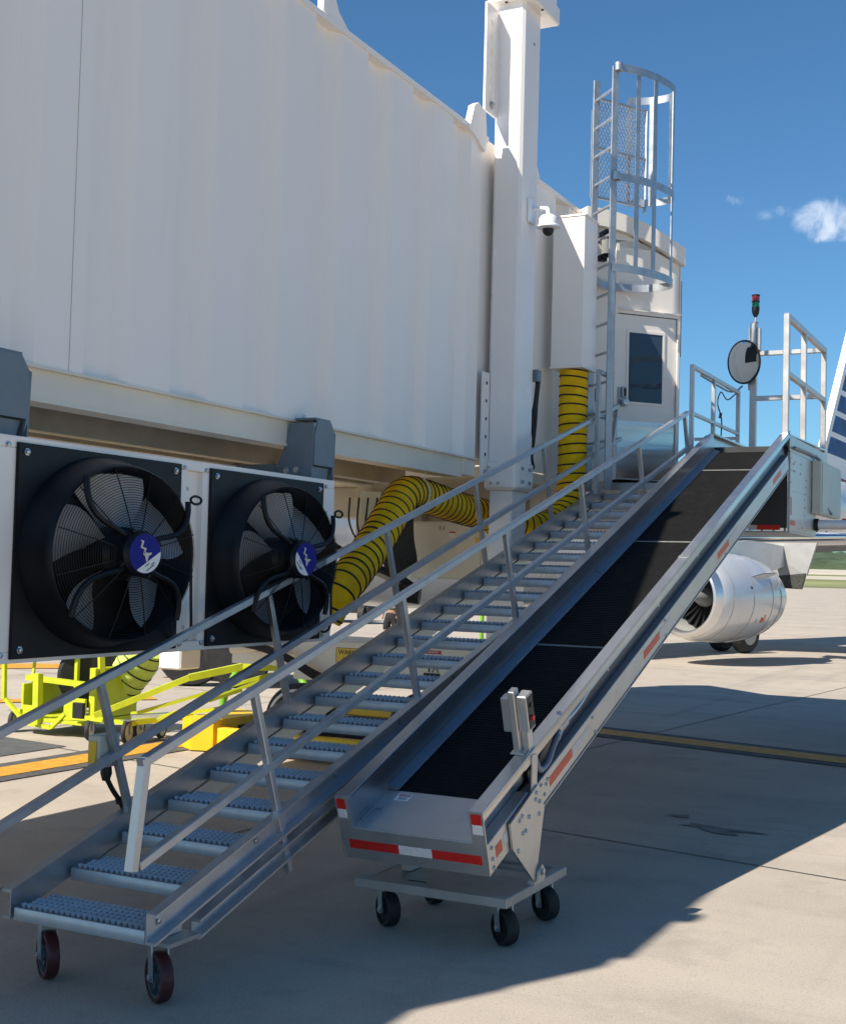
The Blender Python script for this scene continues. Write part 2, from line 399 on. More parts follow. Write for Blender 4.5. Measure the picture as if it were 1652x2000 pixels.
def resample(pts, step):
    o = [pts[0].copy()]; acc = 0.0
    for a, b in zip(pts, pts[1:]):
        L = (b - a).length
        while acc + L >= step:
            t = (step - acc) / L; a = a.lerp(b, t); o.append(a.copy()); L = (b - a).length; acc = 0.0
        acc += L
    return o
def thing(name, label, cat, base, group=None):
    o = bpy.data.objects.new(name, None); COL.objects.link(o); o.location = base; o['_b'] = tuple(base)
    o['label'] = label; o['category'] = cat; o.empty_display_size = 0.1
    if group: o['group'] = group
    return o
def tag(o, label, cat, group=None):
    o['label'] = label; o['category'] = cat
    if group: o['group'] = group
    return o
def struct(o): o['kind'] = 'structure'; return o
def dup(o, off, label=None, group=None, rot=None):
    c = o.copy(); COL.objects.link(c); c.location = o.location + Vector(off)
    if rot is not None: c.rotation_euler = rot
    if label: c['label'] = label
    if group: c['group'] = group
    def rec(src, dst):
        for ch in [q for q in src.children]:
            if ch == dst: continue
            k = ch.copy(); COL.objects.link(k); k.parent = dst; rec(ch, k)
    rec(o, c); return c
def part_copy(o, off):
    c = o.copy(); COL.objects.link(c); c.parent = o.parent; c.location = o.location + Vector(off)
    for ch in [q for q in o.children]:
        k = ch.copy(); COL.objects.link(k); k.parent = c
    return c
def text(name, body, size, frame, m_, parent, depth=0.0008):
    cu = bpy.data.curves.new(name, 'FONT'); cu.body = body; cu.size = size; cu.extrude = depth
    cu.align_x = 'CENTER'; cu.align_y = 'CENTER'; cu.resolution_u = 2
    tmp = bpy.data.objects.new('tmp', cu); COL.objects.link(tmp)
    dg = bpy.context.evaluated_depsgraph_get()
    me = bpy.data.meshes.new_from_object(tmp.evaluated_get(dg))
    bpy.data.objects.remove(tmp)
    me.name = name; me.transform(Matrix.Translation(-Vector(parent['_b'])) @ frame)
    me.materials.clear(); me.materials.append(m_)
    o = bpy.data.objects.new(name, me); COL.objects.link(o); o.parent = parent; o['_b'] = parent['_b']
    return o
def frame3(o, x, y):
    o = Vector(o); x = Vector(x).normalized(); y = Vector(y).normalized(); z = x.cross(y)
    return Matrix(((x.x, y.x, z.x, o.x), (x.y, y.y, z.y, o.y), (x.z, y.z, z.z, o.z), (0, 0, 0, 1)))

# ------------------------------------------------------------------ ground and far terrain
b = MB(); b.quad((-700, -300, 0), (500, -300, 0), (500, 262, 0), (-700, 262, 0))
struct(b.build('apron', M_ground, base=(0, 0, 0)))
def strip(name, y0, y1, z0, z1, m_, nx=40):
    b = MB(); prev = None
    for i in range(nx + 1):
        x = -900 + 1500 * i / nx
        a = b.v((x, y0, z0)); c = b.v((x, y1, z1))
        if prev: b._f([prev[0], a, c, prev[1]])
        prev = (a, c)
    return struct(b.build(name, m_, base=(0, 0, 0)))
strip('grass_verge', 262, 330, -0.02, 1.7, M_grass)
strip('taxiway', 330, 372, 1.7, 2.6, M_taxi)
strip('grass_field', 372, 392, 2.6, 3.1, M_grass)
strip('far_taxiway', 392, 470, 3.1, 5.2, M_taxi)
# wooded hills: a ridge with tree-sized bumps
b = MB(); NX, NY = 240, 22; grid = []
for j in range(NY + 1):
    row = []
    for i in range(NX + 1):
        x = -500 + 900 * i / NX; y = 470 + 320 * (j / NY) ** 1.4
        t = j / NY
        h = 5.2 + 24 * (t ** 0.8) * (0.62 + 0.38 * noise.noise(Vector((x * 0.006 + 3, 1.7, 0))) + 0.10 * noise.noise(Vector((x * 0.03, y * 0.03, 2))))
        if 0 < j: h += 1.3 * (0.5 + noise.noise(Vector((x * 0.22, y * 0.2, 5)))) + 1.0 * noise.noise(Vector((x * 0.5, y * 0.4, 9)))
        row.append(b.v((x, y, h)))
    grid.append(row)
for j in range(NY):
    for i in range(NX): b._f([grid[j][i], grid[j][i + 1], grid[j + 1][i + 1], grid[j + 1][i]])
struct(b.build('hills', M_hill, base=(0, 0, 0), smooth=0))

def sheet(name, pts, z, m_):
    b = MB(); b.poly([(x, y, z) for x, y in pts]); return struct(b.build(name, m_, base=(0, 0, 0), smooth=0))
def line_sheet(name, p, q, w_, z, m_, ext0=0, ext1=0):
    p = Vector(p); q = Vector(q); d = (q - p).normalized(); n = Vector((-d.y, d.x)) * w_ / 2
    p = p - d * ext0; q = q + d * ext1
    return sheet(name, [p + n, q + n, q - n, p - n], z, m_)
# slab joints, on the axes they have in the photograph
for k in range(-3, 5):
    off = 4.55 * k
    line_sheet('slab_joint', (-2.82 + 0.2 * off * 0, 7.657 + off), (-1.667, 7.43 + off), 0.014, 0.004, M_joint, 40, 30)
for k in range(-4, 4):
    off = 4.6 * k
    line_sheet('slab_joint', (-3.983 + off, 11.442), (-3.085 + off, 20.391), 0.014, 0.0045, M_joint, 30, 60)
# orange guide lines with black borders
line_sheet('line_border', (-4.31, 12.73), (-1.81, 12.08), 0.74, 0.007, M_lineb, 2.5, 14)
line_sheet('orange_line', (-4.31, 12.73), (-1.81, 12.08), 0.37, 0.010, M_line, 2.5, 14)
line_sheet('line_border', (-7.17, 7.38), (-7.10, 9.25), 0.62, 0.0072, M_lineb, 6, 1.4)
line_sheet('orange_line', (-7.17, 7.38), (-7.10, 9.25), 0.32, 0.0102, M_line, 6, 1.4)
line_sheet('orange_line', (-14.2, 14.6), (-13.2, 15.7), 0.9, 0.0104, M_line, 3, 0)
line_sheet('orange_line', (-11.4, 10.2), (-10.3, 11.6), 0.34, 0.0104, M_line, 3, 1)
sheet('asphalt_patch', [(-9.6, 9.0), (-8.633, 8.864), (-7.737, 8.729), (-7.757, 7.974), (-8.3, 7.2), (-9.6, 6.6)], 0.006, M_patch)
sheet('orange_mark', [(-0.86, 6.60), (-0.80, 6.57), (-0.79, 6.66), (-0.85, 6.69)], 0.006, M_line)
def blot(name, c, rx, ry, rot, z, seed):
    pts = []
    for k in range(48):
        a = 2 * PI * k / 48; r = 0.62 + 0.75 * noise.noise(Vector((math.cos(a) * 1.7 + seed, math.sin(a) * 1.7, seed)))+ 0.3 * noise.noise(Vector((math.cos(a) * 5 + seed, math.sin(a) * 5, seed)))
        x = rx * r * math.cos(a); y = ry * r * math.sin(a)
        pts.append((c[0] + x * math.cos(rot) - y * math.sin(rot), c[1] + x * math.sin(rot) + y * math.cos(rot)))
    sheet(name, pts, z, M_stain)
blot('oil_stain', (-2.02, 8.33), 0.36, 0.13, -0.25, 0.0055, 3.3)
blot('oil_stain', (-2.35, 8.62), 0.15, 0.07, -0.2, 0.0057, 7.3)

# ------------------------------------------------------------------ jet bridge
XW = -3.95
br = thing('jet_bridge', 'white ribbed passenger boarding bridge raised on a square lift column', 'jet bridge', (-5.3, 8.9, 0))
# ribbed wall
def wall_profile(y0, y1, x, pitch=0.62, ph=6.33, dep=0.072):
    pts = []; k0 = math.floor((y0 - ph) / pitch) - 1; k1 = math.ceil((y1 - ph) / pitch) + 1
    for k in range(k0, k1):
        a = ph + k * pitch
        for dy, dx in ((0, 0), (0.02, -dep), (0.20, -dep), (0.31, 0)): pts.append((a + dy, x + dx))
    pts = [p for p in pts if y0 < p[0] < y1]
    return [(y0, pts[0][1])] + pts + [(y1, pts[-1][1])]
def wall_mesh(b, prof, z0, z1):
    prev = None
    for y, x in prof:
        a = b.v((x, y, z0)); c = b.v((x, y, z1))
        if prev: b._f([prev[0], a, c, prev[1]])
        prev = (a, c)
b = MB(); wall_mesh(b, wall_profile(0.9, 8.62, XW), 2.425, 4.81)
b.box(XW - 0.06, XW - 0.055, 0.9, 8.62, 2.425, 4.81)
b.build('wall_panel', M_white, br, smooth=0)
b = MB(); b.box(XW - 2.9, XW - 2.84, 0.9, 8.75, 2.3, 4.83); b.box(XW - 2.84, XW - 0.07, 8.55, 8.60, 2.43, 4.80); b.build('far_wall', M_white, br)
b = MB(); b.prism([(XW + 0.012, 4.80), (XW + 0.012, 4.836), (XW - 0.30, 4.89), (XW - 2.6, 4.89), (XW - 2.92, 4.836), (XW - 2.92, 4.80)], 0.9, 8.78, 'y'); b.build('roof', M_white, br)
# corrugated side seam lines
b = MB(); b.box(XW - 0.001, XW + 0.0025, 4.376, 4.3785, 2.43, 4.80); b.build('panel_seam', M_boxg, br)
# end frame near the column
b = MB()
b.box(XW - 0.05, XW - 0.004, 8.62, 8.70, 2.42, 4.798)
b.prism([(XW - 0.30, 8.701), (XW - 0.02, 8.701), (XW - 0.05, 8.73), (XW - 0.055, 9.23), (XW - 0.30, 9.23)], 2.42, 4.86, 'z')
b.build('end_frame', M_white, br)
b = MB(); b.box(XW - 0.16, XW + 0.012, 0.9, 8.72, 2.412, 2.424); b.box(XW - 0.05, XW - 0.02, 0.9, 8.50, 2.285, 2.412); b.box(XW - 0.16, XW - 0.012, 0.9, 8.50, 2.272, 2.285)
b.box(XW - 0.17, XW - 0.005, 8.50, 8.72, 2.29, 2.411, 0.006)
b.build('floor_beam', M_cream, br)
# underside: deck ribs, inner long beams, cross members
b = MB()
b.box(XW - 2.84, XW - 0.16, 0.9, 8.7, 2.40, 2.412)
for k in range(14):
    y = 1.2 + k * 0.55
    b.prism([(y, 2.40), (y + 0.06, 2.355), (y + 0.30, 2.355), (y + 0.36, 2.40)], XW - 2.80, XW - 0.17, 'x')
b.build('floor_deck', M_cream, br)
b = MB()
for x in (-4.52, -4.78, -5.75, -6.05): b.box(x - 0.05, x + 0.05, 0.9, 8.6, 2.22, 2.353)
b.box(-6.7, -4.2, 6.75, 6.87, 2.16, 2.219); b.box(-6.7, -4.2, 4.05, 4.17, 2.14, 2.219)
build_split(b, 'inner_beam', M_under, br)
# unseen inner tunnel section, its set-backs shaped to step the ground shadow edge
b = MB(); b.box(XW - 2.75, XW - 0.45, -2.6, 0.30, 2.34, 4.78); b.box(XW - 2.75, XW - 0.25, 0.30, 0.9, 2.34, 4.78); b.build('inner_tunnel', M_white, br)
b = MB(); b.box(XW - 0.17, XW - 0.05, 0.72, 0.9, 2.30, 4.85)
b.box(XW - 0.02, XW + 0.09, 1.62, 1.74, 4.78, 4.86); b.build('collar_frame', M_white, br)
# lift hooks on the roof edge
for (y, z) in ((6.48, 4.86), (3.2, 4.86)):
    b = MB(); b.prism([(y - 0.06, z), (y + 0.26, z - 0.02), (y + 0.12, z + 0.06), (y + 0.05, z + 0.17), (y - 0.02, z + 0.20), (y - 0.06, z + 0.19)], XW - 0.05, XW - 0.01, 'x')
    b.prism([(y - 0.25, z), (y - 0.19, z), (y - 0.05, z + 0.17), (y - 0.11, z + 0.18)], XW - 0.20, XW - 0.17, 'x')
    b.build('roof_lug', M_white, br)
b = MB(); b.prism([(8.40, 4.80), (8.44, 4.84), (8.50, 4.99), (8.57, 5.03), (8.70, 5.00), (8.73, 4.80), (8.70, 4.70), (8.56, 4.76)], XW - 0.03, XW + 0.02, 'x')
b.box(XW - 0.06, XW - 0.031, 8.45, 8.75, 4.84, 4.875); b.build('hook_bracket', M_white, br)
# lift column: outer sleeve, inner tube
CX0, CX1, CY0, CY1 = -3.952, -3.72, 8.90, 9.235
b = MB(); b.box(CX0, CX1, CY0, CY1, 2.30, 6.6, 0.022); b.build('lift_column', M_col, br)
b = MB(); b.box(CX0 - 0.012, CX1 + 0.010, CY0 - 0.012, CY1 + 0.010, 2.205, 2.43, 0.02)
b.box(CX0 + 0.025, CX1 - 0.06, CY0 - 0.02, CY0 - 0.0125, 2.23, 2.41); b.box(CX1 + 0.0105, CX1 + 0.02, CY0 + 0.03, CY1 - 0.02, 2.23, 2.41)
col_sl = b.build('column_collar', M_col, br)
b = MB()
for z in (2.27, 2.37):
    for y in (9.0, 9.14): b.bolt((CX1 + 0.02, y, z), (1, 0, 0), 0.013, 0.018)
for x in (-3.90, -3.84):
    b.bolt((x, CY0 - 0.02, 2.255), (0, -1, 0), 0.009, 0.01)
b.bolt((-3.915, CY0 - 0.02, 2.375), (0, -1, 0), 0.009, 0.01)
build_split(b, 'bolt', M_bolt, col_sl)
b = MB(); b.box(CX0 + 0.018, CX1 - 0.03, CY0 + 0.03, CY1 - 0.02, 0.72, 2.21, 0.01); b.build('inner_column', M_col, br)
b = MB(); b.box(CX0 - 0.055, CX1 + 0.075, CY0 - 0.055, CY1 + 0.20, 5.89, 6.03, 0.01)
b.box(CX0 - 0.075, CX1 + 0.06, CY0 - 0.07, CY1 + 0.16, 6.03, 6.10); b.build('column_cap', M_col, br)
b = MB()
for p in ((-3.86, CY0 - 0.03, 5.885), (-3.66, 9.1, 5.885)): b.cyl(p, (p[0], p[1], p[2] + 0.004), 0.012, 8)
build_split(b, 'cap_hole', M_dark, br)
# perforated guide bars on the -Y face edge of the column
def perf_bar(z0, z1, y0, name, nh, hm):
    b = MB(); b.box(CX0 - 0.002, CX0 + 0.018, y0, CY0 - 0.001, z0, z1, 0.003)
    o = b.build(name, M_col, br)
    h = MB()
    for i in range(nh):
        z = z0 + (z1 - z0) * (0.16 + 0.68 * i / (nh - 1)) if nh > 5 else z0 + (z1 - z0) * (0.24 + 0.66 * i / (nh - 1))
        h.cyl((CX0 + 0.0185, (y0 + CY0) / 2, z), (CX0 + 0.0195, (y0 + CY0) / 2, z), 0.024 if nh > 5 else 0.014, 12)
    build_split(h, 'slot_hole', hm, o)
    return o
M_hole = mat('lit_hole_edge', (0.80, 0.74, 0.62), 0.5)  # near-white discs paint the sunlight showing in the upper bar's holes
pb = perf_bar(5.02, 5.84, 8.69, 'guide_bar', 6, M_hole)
b = MB(); b.bolt((CX0 + 0.0185, 8.80, 5.085), (1, 0, 0), 0.024, 0.03); build_split(b, 'bolt', M_bolt, pb)
pb2 = perf_bar(2.27, 3.08, 8.78, 'guide_bar', 5, M_dark)
b = MB(); b.bolt((CX0 + 0.0185, 8.84, 2.33), (1, -0.3, 0), 0.020, 0.03); b.bolt((CX0 + 0.03, 8.88, 2.325), (0.3, -1, 0), 0.013, 0.02); build_split(b, 'bolt', M_bolt, pb2)
b = MB(); b.cyl((CX1 + 0.0005, 9.10, 5.63), (CX1 + 0.001, 9.10, 5.63), 0.012, 10); b.build('tapped_hole', M_dark, br)
# second tunnel section beyond the column
b = MB(); wall_mesh(b, wall_profile(9.26, 11.0, XW - 0.03, pitch=0.9, ph=9.4), 2.42, 4.80); b.build('wall_panel', M_white, br, smooth=0)
b = MB(); b.box(XW - 2.6, XW - 0.02, 9.24, 11.0, 4.80, 4.84); b.build('roof', M_white, br)
b = MB(); b.box(XW - 2.6, XW - 0.02, 9.24, 10.9, 2.33, 2.41); b.build('floor_slab', M_cream, br)
b = MB(); b.prism([(9.80, 4.84), (9.95, 4.84), (9.90, 4.93), (9.80, 5.00), (9.77, 5.00)], XW - 0.08, XW - 0.04, 'x'); b.build('roof_lug', M_white, br)
# crossbeam of the wheel bogie with the far column
b = MB(); b.box(-5.5, -3.70, 8.76, 9.45, 0.715, 1.03, 0.01); b.prism([(-5.5, 1.03), (-5.9, 1.05), (-6.9, 0.98), (-6.9, 0.90), (-5.9, 0.93), (-5.5, 0.80)], 8.9, 9.35, 'y')
xb = b.build('axle_beam', M_cream, br)
b = MB(); b.box(-6.95, -6.72, 8.93, 9.22, 0.7, 2.35, 0.015); b.build('far_column', M_col, br)
b = MB(); b.cyl((-6.05, 8.70, 0.93), (-5.66, 8.78, 0.985), 0.045, 16); b.box(-6.15, -5.55, 8.86, 8.95, 0.80, 0.90); b.build('hinge_pin', M_cream, br)
# warning plate and danger labels on the axle beam
def plate(name, x0, x1, z0, z1, y, m_, parent, t=0.003):
    b = MB(); b.box(x0, x1, y - t, y, z0, z1); return b.build(name, m_, parent)
ws = plate('warning_sign', -5.112, -4.80, 0.868, 0.98, 8.758, M_lbl_y, xb)
F = frame3((-4.965, 8.7535, 0.945), (1, 0, 0), (0, 0, 1)); text('warning_text', 'WARNING', 0.052, F, M_lbl_k, xb)
F = frame3((-4.985, 8.7535, 0.897), (1, 0, 0), (0, 0, 1)); text('warning_text', 'BRIDGE W', 0.028, F, M_lbl_k, xb)
b = MB()
for (x0, x1, z0, z1) in ((-5.112, -4.80, 0.868, 0.871), (-5.112, -4.80, 0.977, 0.98), (-5.112, -5.109, 0.871, 0.977)): b.box(x0, x1, 8.753, 8.7545, z0, z1)
build_split(b, 'sign_border', M_lbl_k, xb)
plate('danger_label', -4.345, -4.215, 0.972, 0.998, 8.758, M_lbl_r, xb)
F = frame3((-4.28, 8.7535, 0.985), (1, 0, 0), (0, 0, 1)); text('danger_text', 'DANGER', 0.021, F, M_lbl_w, xb)
plate('danger_label', -4.345, -4.215, 0.905, 0.968, 8.758, M_lbl_w, xb)
plate('caution_label', -4.355, -4.22, 0.80, 0.83, 8.758, M_lbl_k, xb)
b = MB()
b.bar((-4.31, 8.7555, 0.835), (-4.31, 8.7555, 0.875), 0.010, 0.003); b.bar((-4.285, 8.7555, 0.835), (-4.262, 8.7555, 0.872), 0.009, 0.003); b.bar((-4.25, 8.7555, 0.872), (-4.232, 8.7555, 0.835), 0.008, 0.003)
build_split(b, 'pictogram', M_lbl_k, xb)
# bogie wheels with yellow guards
for (x, y) in ((-5.95, 9.62), (-4.75, 9.6)):
    b = MB(); b.lathe([(0.19, -0.12), (0.27, -0.11), (0.295, -0.06), (0.30, 0), (0.295, 0.06), (0.27, 0.11), (0.19, 0.12)], (x, y, 0.30), (0.25, -1, 0), 40)
    wv = b.build('bogie_wheel', M_rubber, br)
    b = MB(); b.lathe([(0.23, -0.02), (0.255, 0.118), (0.235, 0.122), (0.20, 0.08), (0.10, 0.10), (0, 0.11)], (x, y, 0.30), (0.25, -1, 0), 40); b.build('rim', M_whtd, wv)
b = MB()
b.prism([(-6.93, 9.27), (-6.74, 9.14), (-6.556, 9.20), (-6.53, 10.0), (-6.9, 10.1)], 0.012, 0.27, 'z')
g_ = b.build('wheel_guard', M_ypaint, br)
b = MB(); b.prism([(-7.0, 9.36), (-6.93, 9.27), (-6.9, 10.0), (-6.98, 10.0)], 0.012, 0.15, 'z')
b.box(-6.52, -4.95, 9.20, 9.30, 0.05, 0.21, 0.01); b.box(-5.75, -4.75, 9.75, 9.85, 0.34, 0.52, 0.01); b.box(-5.06, -4.96, 9.31, 10.4, 0.05, 0.21, 0.01)
build_split(b, 'bumper_rail', M_ypaint, br)
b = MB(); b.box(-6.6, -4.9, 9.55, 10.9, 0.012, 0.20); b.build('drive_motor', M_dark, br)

# service cab, turned towards the aircraft
A = Vector((-3.7, 11.1, 0)); D1 = Vector((0.669, 0.743, 0)).normalized(); E1 = Vector((-0.743, 0.669, 0)).normalized()
CM = frame3(A, D1, E1)          # local: x along the door wall, y into the cab, z up
b = MB(CM)
b.box(-0.34, 0.0, 0, 0.05, 2.42, 4.60)             # wall left of the door
b.box(0.0, 0.665, 0, 0.05, 3.975, 4.60)
b.box(0.655, 0.68, 0, 5.0, 2.42, 4.57); b.box(-0.34, -0.30, 0.05, 5.0, 2.42, 4.60); b.box(-0.34, 0.66, 0.05, 0.07, 2.3, 2.42)
b.box(-0.3, 0.655, 4.95, 5.0, 2.42, 4.57); b.box(-0.3, 0.655, 0.05, 4.95, 2.36, 2.419)
b.build('cab_wall', M_cab, br)
b = MB(); b.box(-6.55, -4.35, 10.92, 13.9, 2.45, 4.78, 0.02); b.build('cab_shade_block', M_cab, br)  # added block behind the cab, keeps sun off the ground beyond
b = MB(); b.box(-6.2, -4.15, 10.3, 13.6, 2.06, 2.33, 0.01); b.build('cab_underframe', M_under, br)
# curved fascia and roof
b = MB(CM); N = 18; pr_ = []
for i in range(N + 1):
    x = -0.33 + 1.015 * i / N; z = 4.85 - 0.27 * (i / N) ** 2.2; pr_.append((x, z))
b.prism(pr_ + [(x, z - 0.155) for x, z in pr_[::-1]], -0.055, 5.05, 'y'); b.build('cab_roof', M_cab, br)
b = MB(CM); b.prism([(x, z - 0.157) for x, z in pr_] + [(0.66, 4.54), (-0.33, 4.54)], 0.0, 0.05, 'y'); b.build('cab_header', M_cab, br)
b = MB(CM)
b.box(-0.012, 0.018, -0.022, 0, 2.44, 4.57); b.box(-0.33, -0.013, -0.006, 0, 4.56, 4.575)
b.box(0.018, 0.645, -0.02, 0, 3.94, 3.975); b.box(0.019, 0.675, -0.035, -0.0205, 3.968, 3.978)
b.box(0.636, 0.66, -0.022, 0, 2.44, 3.94)
b.build('door_frame', M_cab, br)
b = MB(CM); b.box(0.022, 0.632, -0.004, 0.03, 2.45, 3.934, 0.003); dr = b.build('service_door', M_cab, br, smooth=20)
b = MB(CM)
for (x0, x1, z0, z1) in ((0.118, 0.512, 3.775, 3.80), (0.118, 0.512, 3.125, 3.15), (0.118, 0.140, 3.15, 3.775), (0.490, 0.512, 3.15, 3.775)): b.box(x0, x1, -0.012, -0.0045, z0, z1)
b.build('window_frame', M_cab, dr)
b = MB(CM); b.box(0.1405, 0.4895, -0.0075, -0.0045, 3.1505, 3.7745); b.build('window_pane', M_glassd, dr)
b = MB(CM); b.box(0.035, 0.62, -0.0078, -0.0045, 2.46, 2.975); b.build('kick_plate', M_kick, dr)
b = MB(CM)
for z in (2.75, 3.17, 3.70): b.cyl((0.634, -0.026, z - 0.045), (0.634, -0.026, z + 0.045), 0.008, 8)
build_split(b, 'hinge', M_cab, dr)
b = MB(CM); b.box(0.035, 0.105, -0.02, -0.0045, 3.10, 3.27, 0.004); b.box(0.062, 0.108, -0.045, -0.0205, 3.18, 3.275, 0.004)
hd = b.build('door_lock', M_galv, dr)
b = MB(CM); b.box(0.078, 0.100, -0.049, -0.0455, 3.19, 3.26); b.build('keypad', M_lbl_k, hd)
b = MB(CM); b.lathe([(0.010, 0), (0.012, 0.03), (0.032, 0.035), (0.036, 0.05), (0.030, 0.062), (0, 0.064)], (0.085, -0.0201, 3.135), (0, -1, 0), 16); b.build('door_knob', M_bolt, hd)
b = MB(CM); b.box(-0.189, -0.15, -0.012, -0.0005, 3.13, 3.245, 0.003); rd = b.build('card_reader', M_black, br)
# wall lantern with black hood
b = MB(CM); b.prism([(-0.205, 4.56), (-0.115, 4.56), (-0.105, 4.63), (-0.18, 4.645), (-0.215, 4.62)], -0.13, -0.0585, 'y'); b.box(-0.19, -0.125, -0.058, -0.002, 4.38, 4.43); ln = b.build('wall_lantern', M_blackp, br)
b = MB(CM); b.lathe([(0.036, 0), (0.042, 0.01), (0.042, 0.13)], (-0.16, -0.095, 4.428), (0, 0, 1), 14); b.build('lantern_glass', M_jar, ln)
b = MB(CM); b.lathe([(0.02, -0.03), (0.044, 0)], (-0.16, -0.095, 4.427), (0, 0, 1), 14); b.build('lantern_base', M_blackp, ln)
# black weather canopy bellows at the docking edge
b = MB(CM)
for k in range(5):
    y = 0.10 + k * 0.07
    b.prism([(0.60, 4.72), (0.66, 4.67), (0.72, 4.50), (0.735, 4.28), (0.72, 4.28), (0.70, 4.47), (0.683, 4.50), (0.66, 4.56)], y, y + 0.055, 'y')
b.box(0.686, 0.70, 0.02, 0.6, 3.6, 4.3); b.build('weather_canopy', M_black, br)
# air duct box on the side wall
b = MB(); b.box(-3.895, -3.62, 10.037, 10.36, 3.30, 4.54, 0.004); db = b.build('duct_box', M_white, br)
b = MB(); b.box(-3.90, -3.612, 10.03, 10.368, 4.5405, 4.556); b.box(-3.90, -3.612, 10.03, 10.368, 3.285, 3.2995); b.build('duct_lid', M_white, db)

# ------------------------------------------------------------------ dome camera on the column
dc = thing('dome_camera', 'small white dome security camera on a wall arm of the column', 'camera', (-3.6, 9.1, 4.2))
b = MB(); b.box(CX1, CX1 + 0.022, 9.02, 9.15, 4.24, 4.42, 0.006); b.build('mount_plate', M_whitep, dc)
b = MB(); b.tube(spline([(CX1 + 0.02, 9.09, 4.345), (CX1 + 0.08, 9.09, 4.35), (CX1 + 0.14, 9.09, 4.34), (CX1 + 0.150, 9.09, 4.30)], 5), 0.017, 12); b.build('arm', M_whitep, dc)
cc = (CX1 + 0.150, 9.09, 4.195)
b = MB(); b.lathe([(0.0, 0.105), (0.03, 0.102), (0.058, 0.088), (0.072, 0.066), (0.075, 0.022), (0.090, 0.010), (0.090, 0.0), (0.05, -0.008)], cc, (0, 0, 1), 28); b.build('housing', M_whitep, dc)
b = MB(); b.lathe([(0.044, -0.009), (0.042, -0.03), (0.03, -0.05), (0.012, -0.06), (0, -0.062)], cc, (0, 0, 1), 24); b.build('dome_lens', M_black, dc)
# ------------------------------------------------------------------ socket box with black cables beside the column
sb = thing('socket_box', 'small grey socket box with black cables tied down beside the column', 'electrical box', (-3.7, 9.36, 2.3))
b = MB(); b.box(CX1 - 0.02, CX1 + 0.035, 9.24, 9.31, 3.06, 3.15, 0.004); b.build('box', M_grey, sb)
b = MB()
for dx, dy in ((0, 0), (0.008, 0.012), (-0.01, 0.008)):
    b.tube(spline([(CX1 + 0.015 + dx, 9.285 + dy, 3.06), (CX1 + 0.0 + dx, 9.285 + dy, 2.9), (CX1 - 0.012 + dx * 2, 9.28 + dy, 2.75), (CX1 - 0.005, 9.27 + dy, 2.6), (CX1 - 0.012, 9.27, 2.48), (CX1 + 0.0, 9.27 + dy, 2.40)], 5), 0.011, 8)
b.lathe([(0.02, 0), (0.024, 0.02), (0.02, 0.05)], (CX1 - 0.0, 9.265, 2.40), (-0.6, -1, -0.2), 12)
build_split(b, 'cable', M_black, sb)

# ------------------------------------------------------------------ air conditioner with three fans under the bridge
XU = -3.72
ac = thing('air_conditioning_unit', 'long white air conditioner box with large black fans hung under the bridge', 'air conditioner', (-4.2, 4.6, 1.19))
b = MB(); b.box(-4.62, XU - 0.03, 2.3, 6.28, 1.20, 2.075); b.build('casing', M_white, ac)
b = MB()
b.box(XU - 0.03, XU, 2.3, 6.30, 2.035, 2.083, 0.003); b.box(XU - 0.03, XU, 2.3, 6.30, 1.19, 1.235, 0.003)
for y0, y1 in ((3.64, 3.845), (4.905, 4.945), (5.07, 5.12), (6.165, 6.30)): b.box(XU - 0.03, XU, y0, y1, 1.236, 2.034)
b.build('front_frame', M_white, ac)
b = MB()
for y in (3.80, 4.905 + 0.02, 5.095, 6.205):
    for z in (1.225, 2.045): b.bolt((XU, y, z), (1, 0, 0), 0.010, 0.010)
for y, z in ((4.99, 1.95), (4.99, 1.30)): b.bolt((XU - 0.03, y, z), (1, 0, 0), 0.007, 0.008)
build_split(b, 'bolt', M_bolt, ac)
